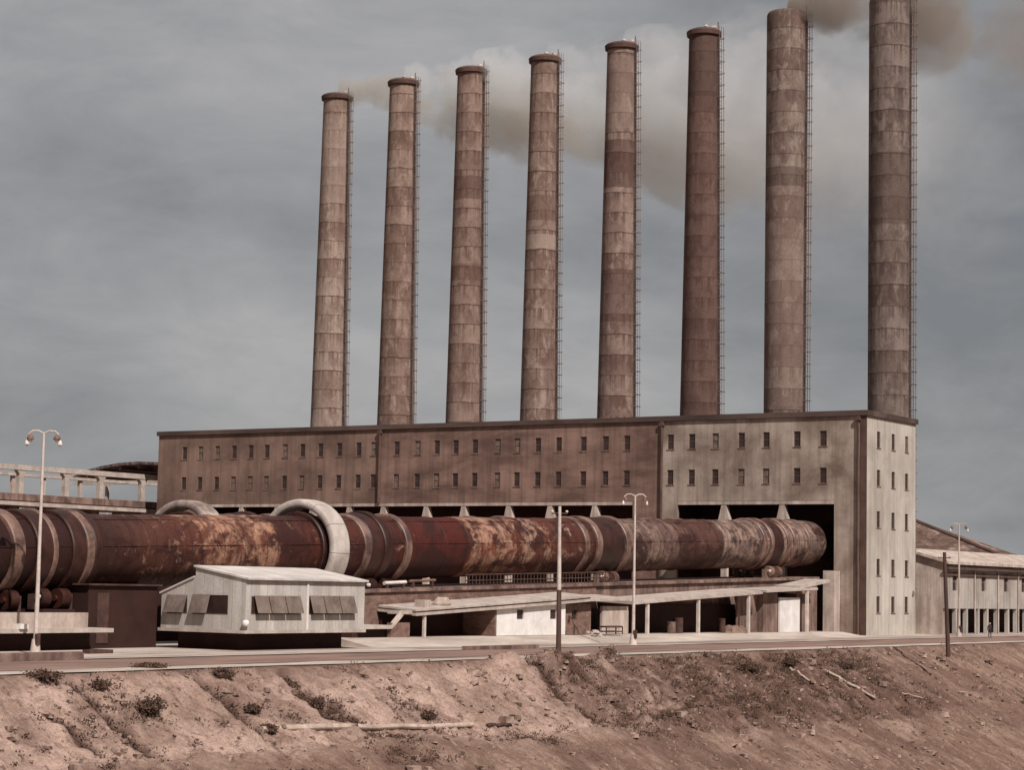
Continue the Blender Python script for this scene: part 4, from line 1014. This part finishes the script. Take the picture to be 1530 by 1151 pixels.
# ------------------------------------------------------------------ smoke
SM_T = 1.42
def smoke_mat(nm, colr, dens, r0, r1, L, seed, fade=1.4, anis=.2):
    m = bpy.data.materials.new(nm); m.use_nodes = True; n = NT(m); t = m.node_tree
    t.nodes.remove(t.nodes['Principled BSDF']); out = t.nodes['Material Output']
    v = n.new('ShaderNodeVolumePrincipled'); v.inputs['Color'].default_value = colr; v.inputs['Anisotropy'].default_value = anis
    oc = n.new('ShaderNodeTexCoord').outputs['Object']; sx = n.new('ShaderNodeSeparateXYZ'); n.link(oc, sx.inputs[0])
    s = n.math('DIVIDE', sx.outputs[0], L, clamp=True)
    rr = n.math('SQRT', n.math('ADD', n.math('MULTIPLY', sx.outputs[1], sx.outputs[1]), n.math('MULTIPLY', sx.outputs[2], sx.outputs[2])))
    q = n.math('DIVIDE', rr, n.math('MULTIPLY_ADD', n.math('POWER', s, .8), r1-r0, r0))
    mp = n.new('ShaderNodeMapping'); mp.inputs['Location'].default_value = (seed*13.7, seed*7.1, 0); n.link(oc, mp.inputs[0])
    nz = n.noise(mp.outputs[0], .15, 4, .55, .3)
    nz2 = n.noise(mp.outputs[0], .085, 3, .5, .2)
    bl_ = n.math('SUBTRACT', 1.0, n.math('ABSOLUTE', n.math('MULTIPLY_ADD', nz, 4.0, -2.0)))
    k = n.math('ADD', n.math('MULTIPLY', bl_, -.8), n.math('ADD', n.math('MULTIPLY', nz, .9), n.math('MULTIPLY', nz2, 4.2)))
    e = n.math('SUBTRACT', n.math('SUBTRACT', n.math('ADD', k, .0), SM_T), n.math('MULTIPLY', n.math('POWER', q, 2.0), .85))
    d = n.math('MULTIPLY', n.math('MULTIPLY', e, 3.2, clamp=True), n.math('POWER', n.math('SUBTRACT', 1.0, s), fade))
    edge = n.math('LESS_THAN', q, 1.0)
    thin = n.math('DIVIDE', dens, n.math('MULTIPLY_ADD', s, 2.0, .6))
    n.link(n.math('MULTIPLY', n.math('MULTIPLY', d, edge), thin), v.inputs['Density'])
    n.link(v.outputs[0], out.inputs['Volume'])
    try: m.cycles.volume_step_rate = .5
    except Exception: pass
    return m
def plume(i, L, r0, r1, dens, colr, dirv, label, fade=1.3):
    z = ZT[i]+1.0; d = Vector(dirv).normalized()
    m = MB(); rs = []
    for k in range(17):
        s = k/16; r = (r0+(r1-r0)*s**.8)*1.02
        rs.append([(s*L, r*math.cos(2*math.pi*q/24), r*math.sin(2*math.pi*q/24)) for q in range(24)])
    m.rings(rs); o = m.build('smoke_plume', smoke_mat('smoke', colr, dens, r0, r1, L, i+1, fade))
    o.location = (CXS[i], 17.0, z); o.rotation_mode = 'QUATERNION'; o.rotation_quaternion = d.to_track_quat('X', 'Z')
    tag(o, label, 'smoke', 'smoke plumes from the chimneys')
GRY = (.84, .84, .84, 1); DRK = (.48, .41, .35, 1); PAL = (.94, .94, .93, 1)
plume(0, 80, 1.9, 15, .34, (.72,.68,.62,1), (.86, .5, -.13), 'smoke drifting right from the palest, leftmost chimney', .8)
plume(1, 80, 1.9, 15, .13, PAL, (.86, .5, -.06), 'pale smoke drifting from the second chimney from the left', .7)
plume(2, 78, 1.9, 16, .12, GRY, (.84, .5, -.24), 'grey smoke sinking right from the third chimney from the left', .7)
plume(3, 56, 1.9, 15, .11, GRY, (.86, .5, -.26), 'pale billowing smoke from the fourth chimney from the left', .8)
plume(4, 42, 1.9, 15, .09, GRY, (.85, .5, -.42), 'greyish smoke sinking from the fifth chimney from the left', .8)
plume(5, 28, 1.9, 10, .06, GRY, (.86, .5, -.12), 'thin pale smoke from the dark brown sixth chimney', 1.0)
plume(6, 38, 2.4, 10, .5, DRK, (.9, .42, -.18), 'dark brown smoke pouring right from the straight seventh chimney', 1.2)
plume(7, 38, 2.4, 12, .16, DRK, (.9, .42, -.38), 'faint dark smoke trailing right of the thick end chimney', 1.2)

# ------------------------------------------------------------------ world, sun, camera
EL = R(47); AZ = R(30)          # sun from +X, turned 35 degrees towards -Y
sd = Vector((math.cos(AZ)*math.cos(EL), -math.sin(AZ)*math.cos(EL), math.sin(EL)))
L = bpy.data.lights.new('sun', 'SUN'); L.energy = 5.0; L.angle = R(.6); L.color = (1, .955, .92)
so = bpy.data.objects.new('sun', L); col.objects.link(so); so.rotation_mode = 'QUATERNION'; so.rotation_quaternion = (-sd).to_track_quat('-Z', 'Y')
w = bpy.data.worlds.new('World'); scene.world = w; w.use_nodes = True; n = NT(w)
bg = w.node_tree.nodes['Background']; bg.inputs['Strength'].default_value = .1
sky = n.new('ShaderNodeTexSky'); sky.sky_type = 'NISHITA'; sky.sun_disc = False; sky.sun_elevation = EL; sky.sun_rotation = math.atan2(sd.x, sd.y); sky.dust_density = 2.0
tc = n.new('ShaderNodeTexCoord').outputs['Generated']
mp = n.new('ShaderNodeMapping'); mp.inputs['Scale'].default_value = (1, 1, 3.2); n.link(tc, mp.inputs[0])
a = n.noise(mp.outputs[0], 3.2, 4, .5, .35)
mp2 = n.new('ShaderNodeMapping'); mp2.inputs['Scale'].default_value = (1, 1, 2.4); mp2.inputs['Location'].default_value = (4, 1, 2); n.link(tc, mp2.inputs[0])
b2 = n.noise(mp2.outputs[0], 14, 7, .66, .4)
vd = n.new('ShaderNodeVectorMath', operation='DOT_PRODUCT'); n.link(tc, vd.inputs[0]); vd.inputs[1].default_value = tuple(RT)
f = n.math('ADD', n.math('MULTIPLY', a, .75), n.math('MULTIPLY', b2, .25))
f = n.math('SUBTRACT', f, n.math('MULTIPLY', n.ramp(vd.outputs['Value'], [(.04, 0.0), (.24, 1.0)]), .10))
cl = n.ramp(f, [(.34, (1.95,2.03,2.14,1)), (.5, (2.95,2.96,3.03,1)), (.63, (3.95,3.88,3.9,1))])
# ramp clamps nothing above 1 in colour values, so clouds stay in the sky's own scale
c = n.mix(.965, sky.outputs[0], cl)
n.link(c, bg.inputs['Color'])
cam = bpy.data.cameras.new('camera'); co = bpy.data.objects.new('camera', cam); col.objects.link(co)
cam.sensor_fit = 'HORIZONTAL'; cam.sensor_width = 36; cam.lens = F/1530*36; cam.clip_start = .5; cam.clip_end = 9000
from mathutils import Matrix
mt = Matrix((RT, UP, -FW)).transposed().to_4x4(); mt.translation = CAM; co.matrix_world = mt
scene.camera = co
scene.view_settings.view_transform = 'Standard'; scene.view_settings.look = 'None'; scene.view_settings.exposure = .06; scene.view_settings.gamma = 1
scene.cycles.volume_bounces = 3; scene.cycles.volume_max_steps = 256
